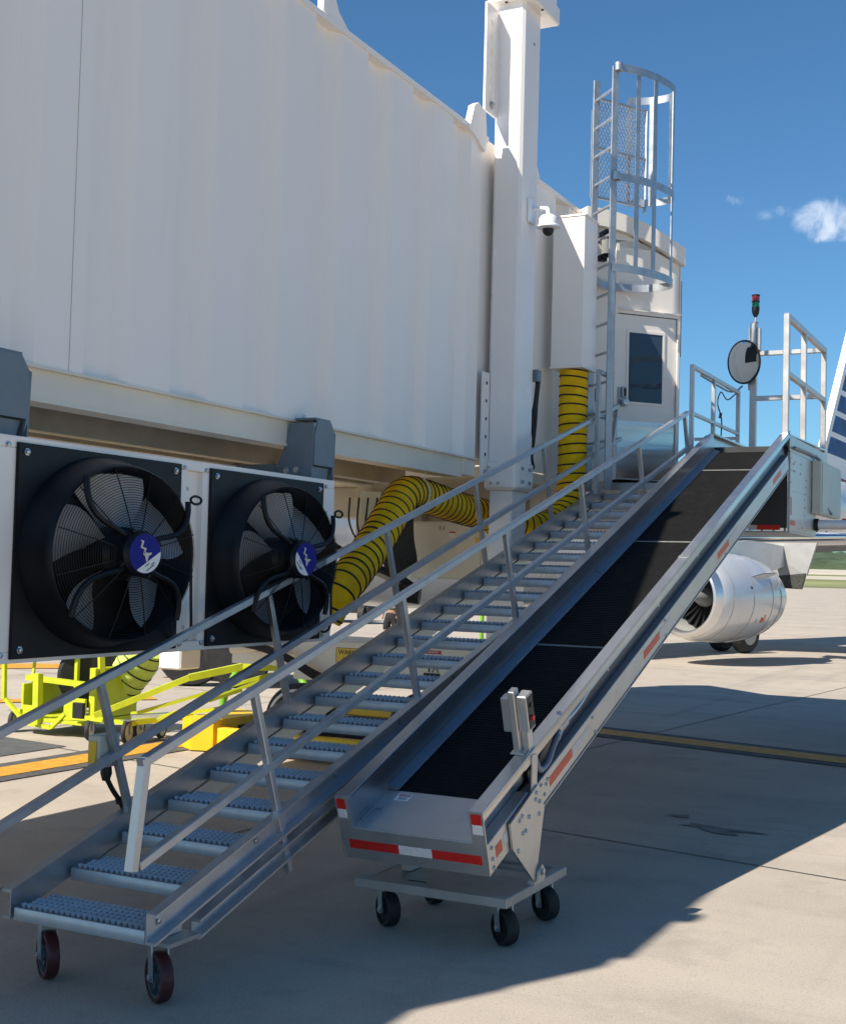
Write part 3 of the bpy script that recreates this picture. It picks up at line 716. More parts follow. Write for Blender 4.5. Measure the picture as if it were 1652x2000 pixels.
def fan_plate(y0):
    YC = y0 + 0.5225; ZC = 1.635; X0 = XU + 0.001
    b = MB(); c = 0.012; W0, W1, Z0, Z1 = y0, y0 + 1.043, 1.207, 2.058
    # plate with a round opening
    o = [(W0 + c, Z0), (W1 - c, Z0), (W1, Z0 + c), (W1, Z1 - c * 2), (W1 - c * 2, Z1), (W0 + c * 2, Z1), (W0, Z1 - c * 2), (W0, Z0 + c)]
    n = 48; inn = [(YC + 0.40 * math.cos(2 * PI * k / n), ZC + 0.40 * math.sin(2 * PI * k / n)) for k in range(n)]
    def on_out(a):
        dy, dz = math.cos(a), math.sin(a); t = min(((W1 - YC) / dy if dy > 1e-6 else (W0 - YC) / dy if dy < -1e-6 else 9), ((Z1 - ZC) / dz if dz > 1e-6 else (Z0 - ZC) / dz if dz < -1e-6 else 9))
        return (YC + dy * t, ZC + dz * t)
    angs = sorted([2 * PI * k / n for k in range(n)] + [math.atan2(z - ZC, y - YC) % (2 * PI) for y, z in ((W0, Z0), (W1, Z0), (W1, Z1), (W0, Z1))])
    for x in (X0, X0 + 0.012):
        pv = None; first = None
        for a in angs + [angs[0]]:
            p = (b.v((x, YC + 0.455 * math.cos(a), ZC + 0.37 * math.sin(a))), b.v((x, *on_out(a))))
            if pv: b._f([pv[0], pv[1], p[1], p[0]])
            pv = p
    b.box(X0, X0 + 0.012, W0, W0 + 0.002, Z0, Z1); b.box(X0, X0 + 0.012, W1 - 0.002, W1, Z0, Z1); b.box(X0, X0 + 0.012, W0, W1, Z0, Z0 + 0.002); b.box(X0, X0 + 0.012, W0, W1, Z1 - 0.002, Z1)
    pl = b.build('fan_plate', M_blackp, ac)
    FM = Matrix.Translation((0, YC, ZC)) @ Matrix.Diagonal((1, 1.20, 0.965, 1)) @ Matrix.Translation((0, -YC, -ZC))
    b = MB(FM); ax = (1, 0, 0); cen = (X0, YC, ZC)
    b.lathe([(0.424, 0.010), (0.418, 0.03), (0.404, 0.07), (0.392, 0.105), (0.388, 0.132), (0.380, 0.142), (0.372, 0.135), (0.37, 0.02), (0.37, -0.025)], cen, ax, 64, caps=False); b.build('fan_shroud', M_blackp, pl)
    b = MB(FM); b.lathe([(0.37, -0.026), (0.0, -0.0261)], cen, ax, 40, caps=False); b.build('fan_back', M_dark, pl)
    # blades
    for k in range(5):
        b = MB(FM); a0 = R(87 + 72 * k + (12 if y0 > 5 else 0)); rows = []
        for i in range(9):
            r = 0.10 + 0.25 * i / 8; w_ = R(13 + 13 * math.sin(PI * min(1, i / 8 * 0.72)));  sweep = R(10) * (i / 8)
            rows.append([b.v((cen[0] + 0.055 - 0.055 * j, YC + r * math.cos(a0 + sweep + w_ * j), ZC + r * math.sin(a0 + sweep + w_ * j))) for j in (-1, -0.4, 0.2, 1)])
        for i in range(8):
            for j in range(3): b._f([rows[i][j], rows[i][j + 1], rows[i + 1][j + 1], rows[i + 1][j]])
        b.build('fan_blade', M_blade, pl)
    # wire guard
    b = MB(FM)
    def gx(r): return 0.150 + 0.035 * (1 - (r / 0.38) ** 2)
    nr = 26
    for i in range(nr):
        r = 0.105 + 0.27 * i / (nr - 1)
        b.tube([(cen[0] + gx(r), YC + r * math.cos(2 * PI * k / 56), ZC + r * math.sin(2 * PI * k / 56)) for k in range(56)], 0.0016, 4, closed=True)
    for k in range(12):
        a = 2 * PI * (k + 0.5) / 12
        b.tube([(cen[0] + gx(0.10 + 0.028 * i) + 0.003, YC + (0.10 + 0.028 * i) * math.cos(a), ZC + (0.10 + 0.028 * i) * math.sin(a)) for i in range(11)], 0.0024, 5)
    b.build('wire_guard', M_blackp, pl)
    # curved motor arms
    for a, s in ((128, 1), (38, -1), (-48, 1), (222, -1)):
        b = MB(FM); a = R(a); pts = []
        for i in range(12):
            t = i / 11; r = 0.085 + 0.315 * t; aa = a + s * R(26) * math.sin(t * PI) * 0.6
            pts.append((cen[0] + 0.19 - 0.03 * t ** 3, YC + r * math.cos(aa), ZC + r * math.sin(aa)))
        b.tube(pts, 0.0125, 8); b.build('motor_arm', M_blackp, pl)
    b = MB(FM); b.lathe([(0.115, 0.03), (0.115, 0.12), (0.100, 0.14), (0.100, 0.215), (0.088, 0.232), (0.0, 0.232)], cen, ax, 40)
    for k in range(4):
        a = R(25 + 90 * k); b.bolt((cen[0] + 0.205, YC + 0.108 * math.cos(a), ZC + 0.108 * math.sin(a)), ax, 0.009, 0.012)
    hb = b.build('motor_hub', M_blackp, pl)
    # maker's disc: blue with a white lower segment, pale zigzag and blob
    ry = R(33) if y0 < 5 else R(-52)
    BM = Matrix.Translation((cen[0] + 0.2325, YC, ZC)) @ Matrix.Rotation(ry, 4, 'X')
    b = MB(FM @ BM); b.poly([(0.001, 0.086 * math.cos(2 * PI * k / 40), 0.086 * math.sin(2 * PI * k / 40)) for k in range(40)]); b.build('maker_disc', M_badge, hb, smooth=0)
    b = MB(FM @ BM); seg = [(0.002, 0.084 * math.cos(R(t)), 0.084 * math.sin(R(t))) for t in range(205, 336, 5)]; b.poly(seg); b.build('disc_segment', M_lbl_w, hb, smooth=0)
    BL = Matrix.Translation((cen[0] + 0.2325, YC, ZC)) @ Matrix.Rotation(R(0) if y0 < 5 else R(-8), 4, 'X')
    b = MB(FM @ BL)
    for q in ([(-0.030, 0.060), (-0.010, 0.056), (-0.018, 0.030), (0.004, 0.024), (-0.004, 0.000), (-0.012, 0.004), (-0.008, 0.018), (-0.030, 0.026), (-0.022, 0.050)], [(-0.012, 0.010), (0.012, 0.004), (0.034, 0.006), (0.030, -0.004), (0.018, -0.008), (0.010, -0.036), (0.002, -0.030), (-0.002, -0.012), (-0.014, -0.002)]):
        b.poly([(0.003, y, z) for y, z in q])
    b.build('disc_emblem', M_mark, hb, smooth=0)
    b = MB(FM @ BM)
    for (yy, zz, ww) in ((-0.018, -0.046, 0.026), (0.012, -0.058, 0.022), (-0.01, -0.066, 0.05)): b.box(0.0025, 0.003, yy - ww / 2, yy + ww / 2, zz - 0.002, zz + 0.002)
    b.build('disc_lettering', M_lbl_k, hb, smooth=0)
    # corner bolts and a lifting eye
    b = MB()
    for y in (W0 + 0.045, W1 - 0.045):
        for z in (Z0 + 0.035, Z1 - 0.035): b.bolt((X0 + 0.012, y, z), ax, 0.011, 0.012)
    build_split(b, 'bolt', M_bolt, pl)
    b = MB(); b.tube([(X0 + 0.16, W0 + 0.96 + 0.04 * math.cos(t), 1.885 + 0.018 * math.sin(t)) for t in [2 * PI * k / 16 for k in range(16)]], 0.006, 6, closed=True); b.build('lifting_eye', M_blackp, pl)
    # cable down the side
    b = MB(); pts = spline([(X0 + 0.10, YC + 0.44, ZC + 0.12), (X0 + 0.07, YC + 0.475, ZC - 0.05), (X0 + 0.05, YC + 0.48, ZC - 0.22), (X0 + 0.04, YC + 0.44, ZC - 0.33), (X0 + 0.03, YC + 0.52, ZC - 0.39), (X0 + 0.03, YC + 0.60, ZC - 0.36), (X0 + 0.04, YC + 0.585, ZC - 0.2), (X0 + 0.05, YC + 0.56, ZC + 0.0)], 6)
    b.tube(pts, 0.007, 6); b.build('motor_cable', M_black, pl)
    return pl
for y0 in (2.57, 3.845, 5.12): fan_plate(y0)

# grey hanger brackets clamping the unit to the floor beam
def hanger(y0, label):
    o = thing('hanger_bracket', label, 'bracket', (-3.85, y0 + 0.1, 2.09), 'grey hanger brackets under the bridge')
    b = MB(); b.prism([(y0, 2.335), (y0 + 0.03, 2.42), (y0 + 0.17, 2.42), (y0 + 0.215, 2.36), (y0 + 0.22, 2.17), (y0 + 0.195, 2.105), (y0 + 0.19, 2.10), (y0 + 0.005, 2.155), (y0, 2.165)][:6] + [(y0 + 0.205, 2.165), (y0, 2.165)], -3.80, -3.79, 'x')
    b.prism([(y0 + 0.005, 2.158), (y0 + 0.20, 2.158), (y0 + 0.175, 2.092), (y0 + 0.005, 2.092)], -3.86, -3.815, 'x')
    b.prism([(-3.792, 2.40), (-3.955, 2.40), (-3.965, 2.31), (-4.04, 2.12), (-4.0, 2.092), (-3.80, 2.092)], y0 - 0.012, y0 - 0.001, 'y')
    b.prism([(-3.792, 2.36), (-3.94, 2.40), (-3.965, 2.31), (-4.04, 2.12), (-4.0, 2.092), (-3.80, 2.092)], y0 + 0.221, y0 + 0.23, 'y')
    b.box(-3.935, -3.80, y0 + 0.02, y0 + 0.18, 2.42, 2.432)
    b.build('bracket_body', M_grey, o)
    b = MB(); b.bolt((-3.90, y0 - 0.012, 2.14), (0, -1, 0), 0.014, 0.012); b.bolt((-3.965, y0 - 0.012, 2.135), (0, -1, 0), 0.014, 0.012)
    b.bolt((-3.90, y0 + 0.06, 2.432), (0, 0, 1), 0.011, 0.02); b.bolt((-3.87, y0 + 0.03, 2.09), (0, 0, -1), 0.012, 0.01)
    build_split(b, 'bolt', M_bolt, o)
    b = MB(); b.box(-4.30, -4.03, y0 - 0.02, y0 - 0.008, 2.105, 2.17); b.build('slotted_strap', M_grey, o)
hanger(6.19, 'grey steel hanger bracket above the right-hand black fan')
hanger(3.76, 'grey steel hanger bracket cut off by the left edge, above the left black fan')

# ------------------------------------------------------------------ yellow duct hose
def duct(name, ctrl, r, pitch, m_, mb, label, cat, rb=0.0075, base=None, lean=None):
    o = thing(name, label, cat, base or ctrl[-1])
    P = resample(spline(ctrl, 14), 0.0125)
    n = len(P)
    def rf(i):
        s = i * 0.0125 / pitch; k = s - math.floor(s)
        return r * (1 - 0.045 * (1 - abs(math.sin(PI * k)) ** 0.6) + 0.012 * noise.noise(P[i] * 9))
    b = MB(); b.tube(P, rf, 28); sl = b.build('sleeve', m_, o, smooth=60)
    b = MB(); nrm = None
    for j in range(int(n * 0.0125 / pitch) + 1):
        i = min(n - 2, max(1, int(round(j * pitch / 0.0125)))); t = (P[i + 1] - P[i - 1]).normalized()
        a = t.cross(Vector((0, 0, 1)));
        if a.length < 0.05: a = t.cross(Vector((1, 0, 0)))
        a.normalize(); c = t.cross(a); sk = 0.10 * r
        b.tube([P[i] + (a * math.cos(q) + c * math.sin(q)) * (r * 0.972) + t * sk * math.sin(q + j * 0.4) for q in [2 * PI * k / 28 for k in range(28)]], rb, 6, closed=True)
    b.build('spiral_band', mb, sl)
    return o
yh = duct('yellow_duct_hose', [(-4.02, 6.72, 1.30), (-3.96, 6.78, 1.45), (-3.98, 7.02, 1.58), (-4.02, 7.35, 1.78), (-4.06, 7.66, 1.99), (-4.10, 7.90, 2.11), (-4.13, 8.20, 2.12), (-4.13, 8.55, 2.09), (-4.14, 8.95, 2.06), (-4.12, 9.22, 2.04), (-4.00, 9.46, 1.97), (-3.88, 9.72, 1.95), (-3.80, 9.98, 2.02), (-3.755, 10.16, 2.18), (-3.75, 10.20, 2.45), (-3.75, 10.20, 2.9), (-3.75, 10.20, 3.30)], 0.118, 0.080, M_yell, M_yblk,
          'fat yellow air hose with black spiral bands looped under the bridge', 'air hose', base=(-3.95, 8.4, 1.2))
b = MB(); b.tube([(-4.13 + 0.128 * math.cos(t), 8.08 + 0.02 * math.sin(t), 2.115 + 0.128 * math.sin(t)) for t in [2 * PI * k / 28 for k in range(28)]], 0.007, 6, closed=True)
b.bar((-4.05, 8.08, 2.22), (-4.02, 8.06, 2.41), 0.012, 0.004); b.build('hanging_strap', M_cream, yh)

# ------------------------------------------------------------------ gate-check stairs
st = thing('boarding_stairs', 'long galvanised open-tread stairs on casters leading up to the cab door', 'stairs', (-3.25, 6.5, 0))
TS = 0.2945                      # rise per unit of run
xl, xr = -3.555, -2.925
al = math.atan(TS)
def sline(y, z0): return z0 + TS * (y - 3.75)
def chan(x0, x1, ztop, h, y0, y1, name, m_, web_out, tf=0.010, front=None):
    """sloping channel: web plus two flanges, flanges pointing from web at x0 to x1"""
    b = MB(); sg_ = 1 if x1 > x0 else -1
    def pr(xa, xb, dz0, dz1):
        xa, xb = min(xa, xb), max(xa, xb)
        b.prism([(y0, sline(y0, ztop) + dz0), (y1, sline(y1, ztop) + dz0), (y1, sline(y1, ztop) + dz1), (y0, sline(y0, ztop) + dz1)], xa, xb, 'x')
    pr(x0, x0 + 0.006 * sg_, -h, 0); pr(x0 + 0.006 * sg_, x1, -tf, 0); pr(x0 + 0.006 * sg_, x1, -h, -h + tf)
    return b.build(name, m_, st, smooth=20)
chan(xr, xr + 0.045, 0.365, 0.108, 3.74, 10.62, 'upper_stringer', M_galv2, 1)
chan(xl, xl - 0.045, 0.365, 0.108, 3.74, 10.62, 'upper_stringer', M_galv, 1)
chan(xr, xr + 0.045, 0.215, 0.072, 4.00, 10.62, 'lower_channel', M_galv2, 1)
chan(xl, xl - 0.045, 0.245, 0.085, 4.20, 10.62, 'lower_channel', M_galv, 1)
# first tread, then copies up the flight
b = MB(); y0, z0 = 3.742, 0.300; X0, X1 = xl + 0.014, xr - 0.006; dp = 0.215
b.box(X0, X1, y0, y0 + 0.008, z0 - 0.048, z0, 0.002); b.box(X0, X1, y0 + dp - 0.008, y0 + dp, z0 - 0.048, z0)
b.box(X0, X0 + 0.012, y0 + 0.008, y0 + dp - 0.008, z0 - 0.048, z0 - 0.001); b.box(X1 - 0.012, X1, y0 + 0.008, y0 + dp - 0.008, z0 - 0.048, z0 - 0.001)
rows = 5; nb = 22
for r_ in range(rows):
    yy = y0 + 0.010 + r_ * (dp - 0.018) / rows; wy = (dp - 0.018) / rows
    for k in range(nb):
        wx = (X1 - X0 - 0.03) / nb; xx = X0 + 0.014 + (k + (0.5 if r_ % 2 else 0)) * wx
        if xx + wx > X1 - 0.012: continue
        pv = None
        for i in range(6):
            t = i / 5; x = xx + wx * 0.78 * t; z = z0 - 0.016 + 0.030 * math.sin(PI * (0.12 + 0.88 * t))
            p = (b.v((x, yy + 0.002, z)), b.v((x, yy + wy * 0.74, z)))
            if pv: b._f([pv[0], p[0], p[1], pv[1]])
            pv = p
    b.box(X0 + 0.012, X1 - 0.012, yy + wy * 0.76, yy + wy * 0.99, z0 - 0.016, z0 - 0.010)
tr = b.build('tread', M_tread, st, smooth=50)
for k in range(1, 23): part_copy(tr, (0, 0.303 * k, 0.0893 * k))
# landing platform at the top
b = MB(); b.box(-3.62, -2.90, 10.60, 10.625, 2.315, 2.375); b.box(-3.62, -2.90, 10.625, 12.6, 2.345, 2.375); b.box(-2.93, -2.90, 10.63, 12.6, 2.25, 2.343); b.box(-3.62, -3.59, 10.63, 12.0, 2.25, 2.343)
b.box(-3.45, -3.30, 10.57, 10.60, 2.20, 2.36); b.box(-3.05, -2.95, 10.57, 10.60, 2.22, 2.36)
b.build('landing', M_galv, st)
b = MB()
for k in range(12): b.bolt((xr + 0.006, 3.80 + k * 0.606, sline(3.80 + k * 0.606, 0.365) - 0.054), (1, 0, 0), 0.011, 0.009)
build_split(b, 'bolt', M_bolt, st)
# handrails: top rail, mid rail and leaning posts on both sides
TW = 0.034
perp = Vector((0, math.sin(al) * 1.15, -math.cos(al))).normalized()
def handrail(x, ys, z_at, mid, foot, endz):
    b = MB()
    top = lambda y: (x, y, z_at + TS * (y - 4.348))
    b.bar(top(ys[0]), top(ys[1]), TW, bv=0.003, ext=0.014); b.build('top_rail', M_galv2, st)
    b = MB()
    m0 = Vector(top(ys[0])) + Vector((0, 0, -0.355)); m1 = Vector(top(ys[1])) + perp * mid
    b.bar(m0, m1, TW, bv=0.003, ext=0.012); b.build('mid_rail', M_galv2, st)
    return top
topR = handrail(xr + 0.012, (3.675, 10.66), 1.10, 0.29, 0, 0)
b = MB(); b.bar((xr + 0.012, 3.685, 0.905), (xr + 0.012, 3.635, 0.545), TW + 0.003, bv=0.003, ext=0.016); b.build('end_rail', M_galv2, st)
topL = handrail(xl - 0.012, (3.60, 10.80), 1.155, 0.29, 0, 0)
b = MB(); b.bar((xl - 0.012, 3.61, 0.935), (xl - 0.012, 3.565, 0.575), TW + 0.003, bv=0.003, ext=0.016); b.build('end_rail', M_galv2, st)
p0 = Vector(topL(10.80)); p1 = p0 + Vector((0, -0.12, -0.34))
b = MB(); b.bar(p0, p1, TW + 0.003, bv=0.003, ext=0.016); b.build('end_rail', M_galv2, st)
b = MB(); pt = Vector(topR(4.352)); b.bar(pt, pt + Vector((0, 0.30, -0.765)), TW * 0.9, bv=0.003)
po = b.build('rail_post', M_galv2, st)
for k in range(1, 6): part_copy(po, (0, 1.247 * k, 1.247 * k * TS))
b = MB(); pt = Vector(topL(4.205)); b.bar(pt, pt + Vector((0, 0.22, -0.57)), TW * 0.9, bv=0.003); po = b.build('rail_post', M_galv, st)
for k in range(1, 5): part_copy(po, (0, 1.218 * k, 1.218 * k * TS))
# landing guard rail on the right, running along the belt platform
GX = -2.93
b = MB()
for y in (10.87, 11.60, 12.55): b.bar((GX, y, 2.376), (GX, y, 3.40), 0.036, bv=0.003)
b.bar((GX, 10.87, 3.385), (GX, 12.57, 3.385), 0.034, bv=0.003); b.bar((GX, 10.89, 2.985), (GX, 12.53, 2.985), 0.03, bv=0.003)
b.bar((GX - 0.02, 12.55, 2.94), (GX - 0.42, 12.55, 2.94), 0.03); b.build('landing_guard_rail', M_galv2, st)
b = MB()
b.bar((-3.52, 10.16, 2.25), (-3.52, 10.16, 3.27), 0.034, bv=0.003); b.bar((-3.52, 10.145, 3.262), (-3.52, 10.52, 3.262), 0.034, bv=0.003); b.bar((-3.52, 10.18, 2.905), (-3.52, 10.52, 2.905), 0.034, bv=0.003)
b.build('landing_gate', M_galv, st)
# front casters
def caster(x, y, r, w_, fork_h, m_t, m_h, parent, steer, name='caster', spokes=True, zt=None):
    d = Vector((math.cos(steer), math.sin(steer), 0))       # axle direction
    f = Vector((-d.y, d.x, 0))
    c = Vector((x, y, r))
    b = MB()
    for s_ in (-1, 1):
        q = c + d * s_ * (w_ / 2 + 0.008)
        b.bar(q + Vector((0, 0, -0.015)), q + f * 0.02 + Vector((0, 0, fork_h - r)), 0.006, 0.034, up=f)
        b.bolt(q + d * s_ * 0.003, d * s_, 0.012, 0.01)
    b.bar(c + d * -(w_ / 2 + 0.012) + f * 0.02 + Vector((0, 0, fork_h - r)), c + d * (w_ / 2 + 0.012) + f * 0.02 + Vector((0, 0, fork_h - r)), 0.05, 0.008)
    b.cyl(c + f * 0.02 + Vector((0, 0, fork_h - r)), c + f * 0.02 + Vector((0, 0, (zt or fork_h + 0.02) - r)), 0.025, 14)
    b.box(c.x + f.x * 0.02 - 0.05, c.x + f.x * 0.02 + 0.05, c.y + f.y * 0.02 - 0.045, c.y + f.y * 0.02 + 0.045, (zt or fork_h + 0.02) - 0.006, (zt or fork_h + 0.02))
    fk = b.build(name, M_galv, parent)
    b = MB(); b.lathe([(r * 0.80, -w_ / 2), (r * 0.93, -w_ / 2), (r * 0.98, -w_ * 0.38), (r, -w_ * 0.15), (r, w_ * 0.15), (r * 0.98, w_ * 0.38), (r * 0.93, w_ / 2), (r * 0.80, w_ / 2)], c, d, 40, caps=False)
    b.lathe([(r * 0.80, -w_ / 2), (r * 0.80, w_ / 2)], c, d, 40, caps=False)
    b.build('tyre', m_t, fk)
    b = MB()
    if spokes:
        b.lathe([(r * 0.80, -w_ * 0.42), (r * 0.72, -w_ * 0.40), (r * 0.70, -w_ * 0.1), (r * 0.70, w_ * 0.1), (r * 0.72, w_ * 0.40), (r * 0.80, w_ * 0.42)], c, d, 40, caps=False)
        for k in range(5):
            a = 2 * PI * k / 5 + 0.3; v_ = f * math.cos(a) + Vector((0, 0, 1)) * math.sin(a)
            b.bar(c + v_ * r * 0.2, c + v_ * r * 0.74, w_ * 0.35, 0.016, up=v_.cross(d))
        b.lathe([(r * 0.26, -w_ * 0.5), (r * 0.26, w_ * 0.5)], c, d, 20)
    else:
        b.lathe([(r * 0.80, -w_ * 0.40), (r * 0.5, -w_ * 0.25), (r * 0.25, -w_ * 0.45), (r * 0.25, w_ * 0.45), (r * 0.5, w_ * 0.25), (r * 0.80, w_ * 0.40)], c, d, 30)
    b.build('rim', m_h, fk)
    return fk
caster(-3.515, 3.905, 0.092, 0.048, 0.215, M_poly, M_wheelhub, st, R(57), zt=0.255)
caster(-2.985, 3.905, 0.092, 0.048, 0.215, M_poly, M_wheelhub, st, R(59), zt=0.255)
b = MB(); b.box(-3.60, -2.86, 3.80, 3.98, 0.236, 0.25); b.build('caster_plate', M_galv, st)
# switch box hung on the left post of the stairs
jb = thing('switch_box', 'small grey and orange switch box with a black lead on the stair post', 'switch box', (-3.60, 4.25, 0.74))
b = MB(); b.box(-3.655, -3.592, 4.25, 4.38, 0.745, 0.88, 0.004); b.build('box', M_boxg, jb)
b = MB(); b.box(-3.645, -3.607, 4.244, 4.2495, 0.765, 0.855); build_split(b, 'orange_panel', M_ypaint, jb)
b = MB(); b.lathe([(0.022, 0), (0.025, -0.03), (0.016, -0.06)], (-3.62, 4.33, 0.745), (0, 0, 1), 12)
b.tube(spline([(-3.62, 4.33, 0.70), (-3.615, 4.37, 0.64), (-3.61, 4.42, 0.58), (-3.61, 4.445, 0.53), (-3.615, 4.43, 0.50)], 6), 0.011, 8)
b.lathe([(0.018, 0), (0.018, 0.02)], (-3.612, 4.41, 0.60), (0, 0.4, -1), 10); b.build('lead', M_black, jb)

# ------------------------------------------------------------------ belt loader
a_ = R(19.68)
U = Vector((0, math.cos(a_), math.sin(a_))); Nn = Vector((0, -math.sin(a_), math.cos(a_)))
O = Vector((-2.12, 4.829, 0.635))
LM = Matrix(((1, U.x, Nn.x, O.x), (0, U.y, Nn.y, O.y), (0, U.z, Nn.z, O.z), (0, 0, 0, 1)))   # local x, u, n
bl = thing('belt_loader', 'aluminium inclined baggage belt conveyor with black belt and red white tape', 'belt loader', (-2.46, 7.5, 0))
LEN = 6.50
def lbox(b, *a, **k): return b.box(*a, **k)
# right side rail: top flange, web, outer lower box
b = MB(LM)
b.box(-0.064, 0.0, 0.0, 3.235, -0.012, 0.0, 0.002); b.box(-0.064, 0.0, 3.240, LEN - 0.01, -0.012, 0.0, 0.002)
b.box(-0.004, 0.0, 0.45, LEN - 0.03, -0.045, -0.0125)          # outer lip
b.box(-0.004, 0.0, 0.0, 0.45, -0.040, -0.0125)
b.box(-0.064, -0.058, 0.0, LEN - 0.03, -0.150, -0.0125)        # inner web
b.build('side_rail', M_aluy, bl)
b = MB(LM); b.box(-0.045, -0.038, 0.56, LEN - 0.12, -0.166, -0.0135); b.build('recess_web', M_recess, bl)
b = MB(LM)
b.box(-0.058, 0.0, 0.46, LEN - 0.155, -0.287, -0.1665, 0.003)
b.box(-0.05, 0.006, 0.46, LEN - 0.15, -0.2925, -0.2875)
b.build('lower_side_panel', M_alu, bl)
b = MB(LM); b.box(-0.058, 0.0, 0.004, 0.455, -0.287, -0.148, 0.003); b.build('front_side_panel', M_alu, bl)
# left side rail
b = MB(LM)
b.box(-0.685, -0.62, 0.0, 3.235, -0.012, 0.0, 0.002); b.box(-0.685, -0.62, 3.240, LEN - 0.09, -0.012, 0.0, 0.002)
b.box(-0.626, -0.62, 0.0, 3.235, -0.150, -0.0125); b.box(-0.626, -0.62, 3.242, LEN - 0.09, -0.150, -0.0125)
b.box(-0.685, -0.680, 0.0, LEN - 0.09, -0.287, -0.0125)
b.build('side_rail', M_aluy, bl)
b = MB(LM)
for (s0, s1) in ((0.336, 3.235), (3.242, LEN - 0.12)):
    b.prism([(-0.6195, -0.117), (-0.6185, -0.115), (-0.567, -0.135), (-0.567, -0.140), (-0.6195, -0.140)], s0, s1, 'y')
    b.prism([(-0.0645, -0.117), (-0.0655, -0.115), (-0.117, -0.135), (-0.117, -0.140), (-0.0645, -0.140)], s0, s1, 'y')
b.build('belt_skirt', M_skirt, bl)
# conveyor bed and belt
b = MB(LM); b.box(-0.679, -0.0585, 0.30, LEN - 0.15, -0.28, -0.26); b.box(-0.60, -0.09, 0.34, LEN - 0.2, -0.20, -0.152); b.build('conveyor_bed', M_alu, bl)
b = MB(LM); b.box(-0.60, -0.09, 0.335, LEN - 0.17, -0.150, -0.142)
b.lathe([(0.03, 0), (0.03, 0.51)], (-0.60, 0.335, -0.172), (1, 0, 0), 20); belt = b.build('belt', M_belt, bl)
b = MB(LM)
for u_ in (2.06, 3.93, 5.78): b.box(-0.60, -0.09, u_, u_ + 0.020, -0.1418, -0.1405)
b.build('belt_seam', mat('belt_seam_grey', (0.20, 0.21, 0.20), 0.8, var=0.2, scale=30), belt)
# front deck plate
b = MB(LM); b.box(-0.6195, -0.0585, 0.0, 0.335, -0.151, -0.142); b.build('front_deck', M_alu, bl)
# front plate with the notch
b = MB(LM); T = 0.008
b.prism([(-0.685, 0.0), (-0.62, 0.0), (-0.617, -0.145), (-0.060, -0.145), (-0.064, 0.0), (0.0, 0.0), (0.0, -0.287), (-0.668, -0.287), (-0.682, -0.115)], -T, 0.0, 'y'); fp = b.build('front_plate', M_alu, bl)
def tape(b, x0, x1, n0, n1, y=-T): b.box(x0, x1, y - 0.0015, y - 0.0003, n0, n1)
b = MB(LM); tape(b, -0.643, -0.408, -0.238, -0.197); tape(b, -0.253, -0.028, -0.238, -0.197); tape(b, -0.678, -0.636, -0.056, -0.010); tape(b, -0.054, -0.008, -0.056, -0.010); build_split(b, 'red_tape', M_red, fp)
b = MB(LM); tape(b, -0.4075, -0.2535, -0.238, -0.197); tape(b, -0.676, -0.634, -0.098, -0.057); tape(b, -0.052, -0.006, -0.100, -0.057); build_split(b, 'white_tape', M_wht, fp)
def stape(u0, u1, n0, n1, m_, nm):
    b = MB(LM); b.box(0.0003, 0.0015, u0, u1, n0, n1); return b.build(nm, m_, bl)
stape(0.070, 0.135, -0.245, -0.195, M_redo, 'red_tape'); stape(0.15, 0.20, -0.240, -0.188, M_whtd, 'white_tape')
for u_ in (0.70, 2.19, 3.90, 5.72):
    stape(u_, u_ + 0.30, -0.248, -0.205, M_redo, 'red_tape'); stape(u_ + 0.31, u_ + 0.55, -0.248, -0.205, M_whtd, 'white_tape')
# clear guide, warning sticker
b = MB(LM)
b.tube([(-0.605, 0.04, -0.115), (-0.605, 0.20, -0.10), (-0.605, 0.20, -0.138), (-0.605, 0.05, -0.138)], 0.003, 6, closed=True); b.box(-0.606, -0.604, 0.045, 0.195, -0.136, -0.108); b.box(-0.604, -0.57, 0.16, 0.185, -0.1405, -0.1385)
b.build('clear_guide', M_clear, bl)
b = MB(LM); b.box(-0.555, -0.485, 0.255, 0.315, -0.1418, -0.1406); sk = b.build('deck_sticker', M_lbl_w, bl)
b = MB(LM); b.box(-0.548, -0.492, 0.290, 0.308, -0.1405, -0.1401); b.build('sticker_header', M_lbl_r, sk)
FT = LM @ Matrix.Translation((-0.52, 0.299, -0.1399)); text('sticker_text', 'DANGER', 0.013, FT, M_lbl_w, sk, 0.0002)
b = MB(LM)
for k in range(3): b.box(-0.542, -0.50, 0.262 + k * 0.008, 0.265 + k * 0.008, -0.1405, -0.1402)
build_split(b, 'sticker_lines', M_lbl_k, sk)
# pivot plate and its bolts
b = MB(LM); b.prism([(0.532, -0.150), (0.205, -0.165), (0.203, -0.285), (0.372, -0.53), (0.392, -0.535), (0.41, -0.52), (0.575, -0.283), (0.562, -0.20)], 0.006, 0.016, 'x'); pp = b.build('pivot_plate', M_alu, bl)
b = MB(LM)
for (u_, n_) in ((0.30, -0.20), (0.33, -0.195), (0.40, -0.235), (0.32, -0.27), (0.35, -0.275), (0.25, -0.315), (0.53, -0.23), (0.49, -0.20), (0.51, -0.28), (0.505, -0.175)): b.bolt((0.016, u_, n_), (1, 0, 0), 0.0075, 0.009)
build_split(b, 'bolt', M_bolt, pp)
b = MB(LM)
for (u_, n_) in ((0.60, -0.19), (0.63, -0.25), (0.66, -0.215), (0.68, -0.20), (0.035, -0.18), (0.035, -0.23), (0.035, -0.27), (2.62, -0.185), (2.62, -0.275), (4.1, -0.275), (1.31, -0.19), (1.33, -0.275)): b.bolt((0.0005, u_, n_), (1, 0, 0), 0.0065, 0.008)
build_split(b, 'bolt', M_bolt, bl)
b = MB(LM)
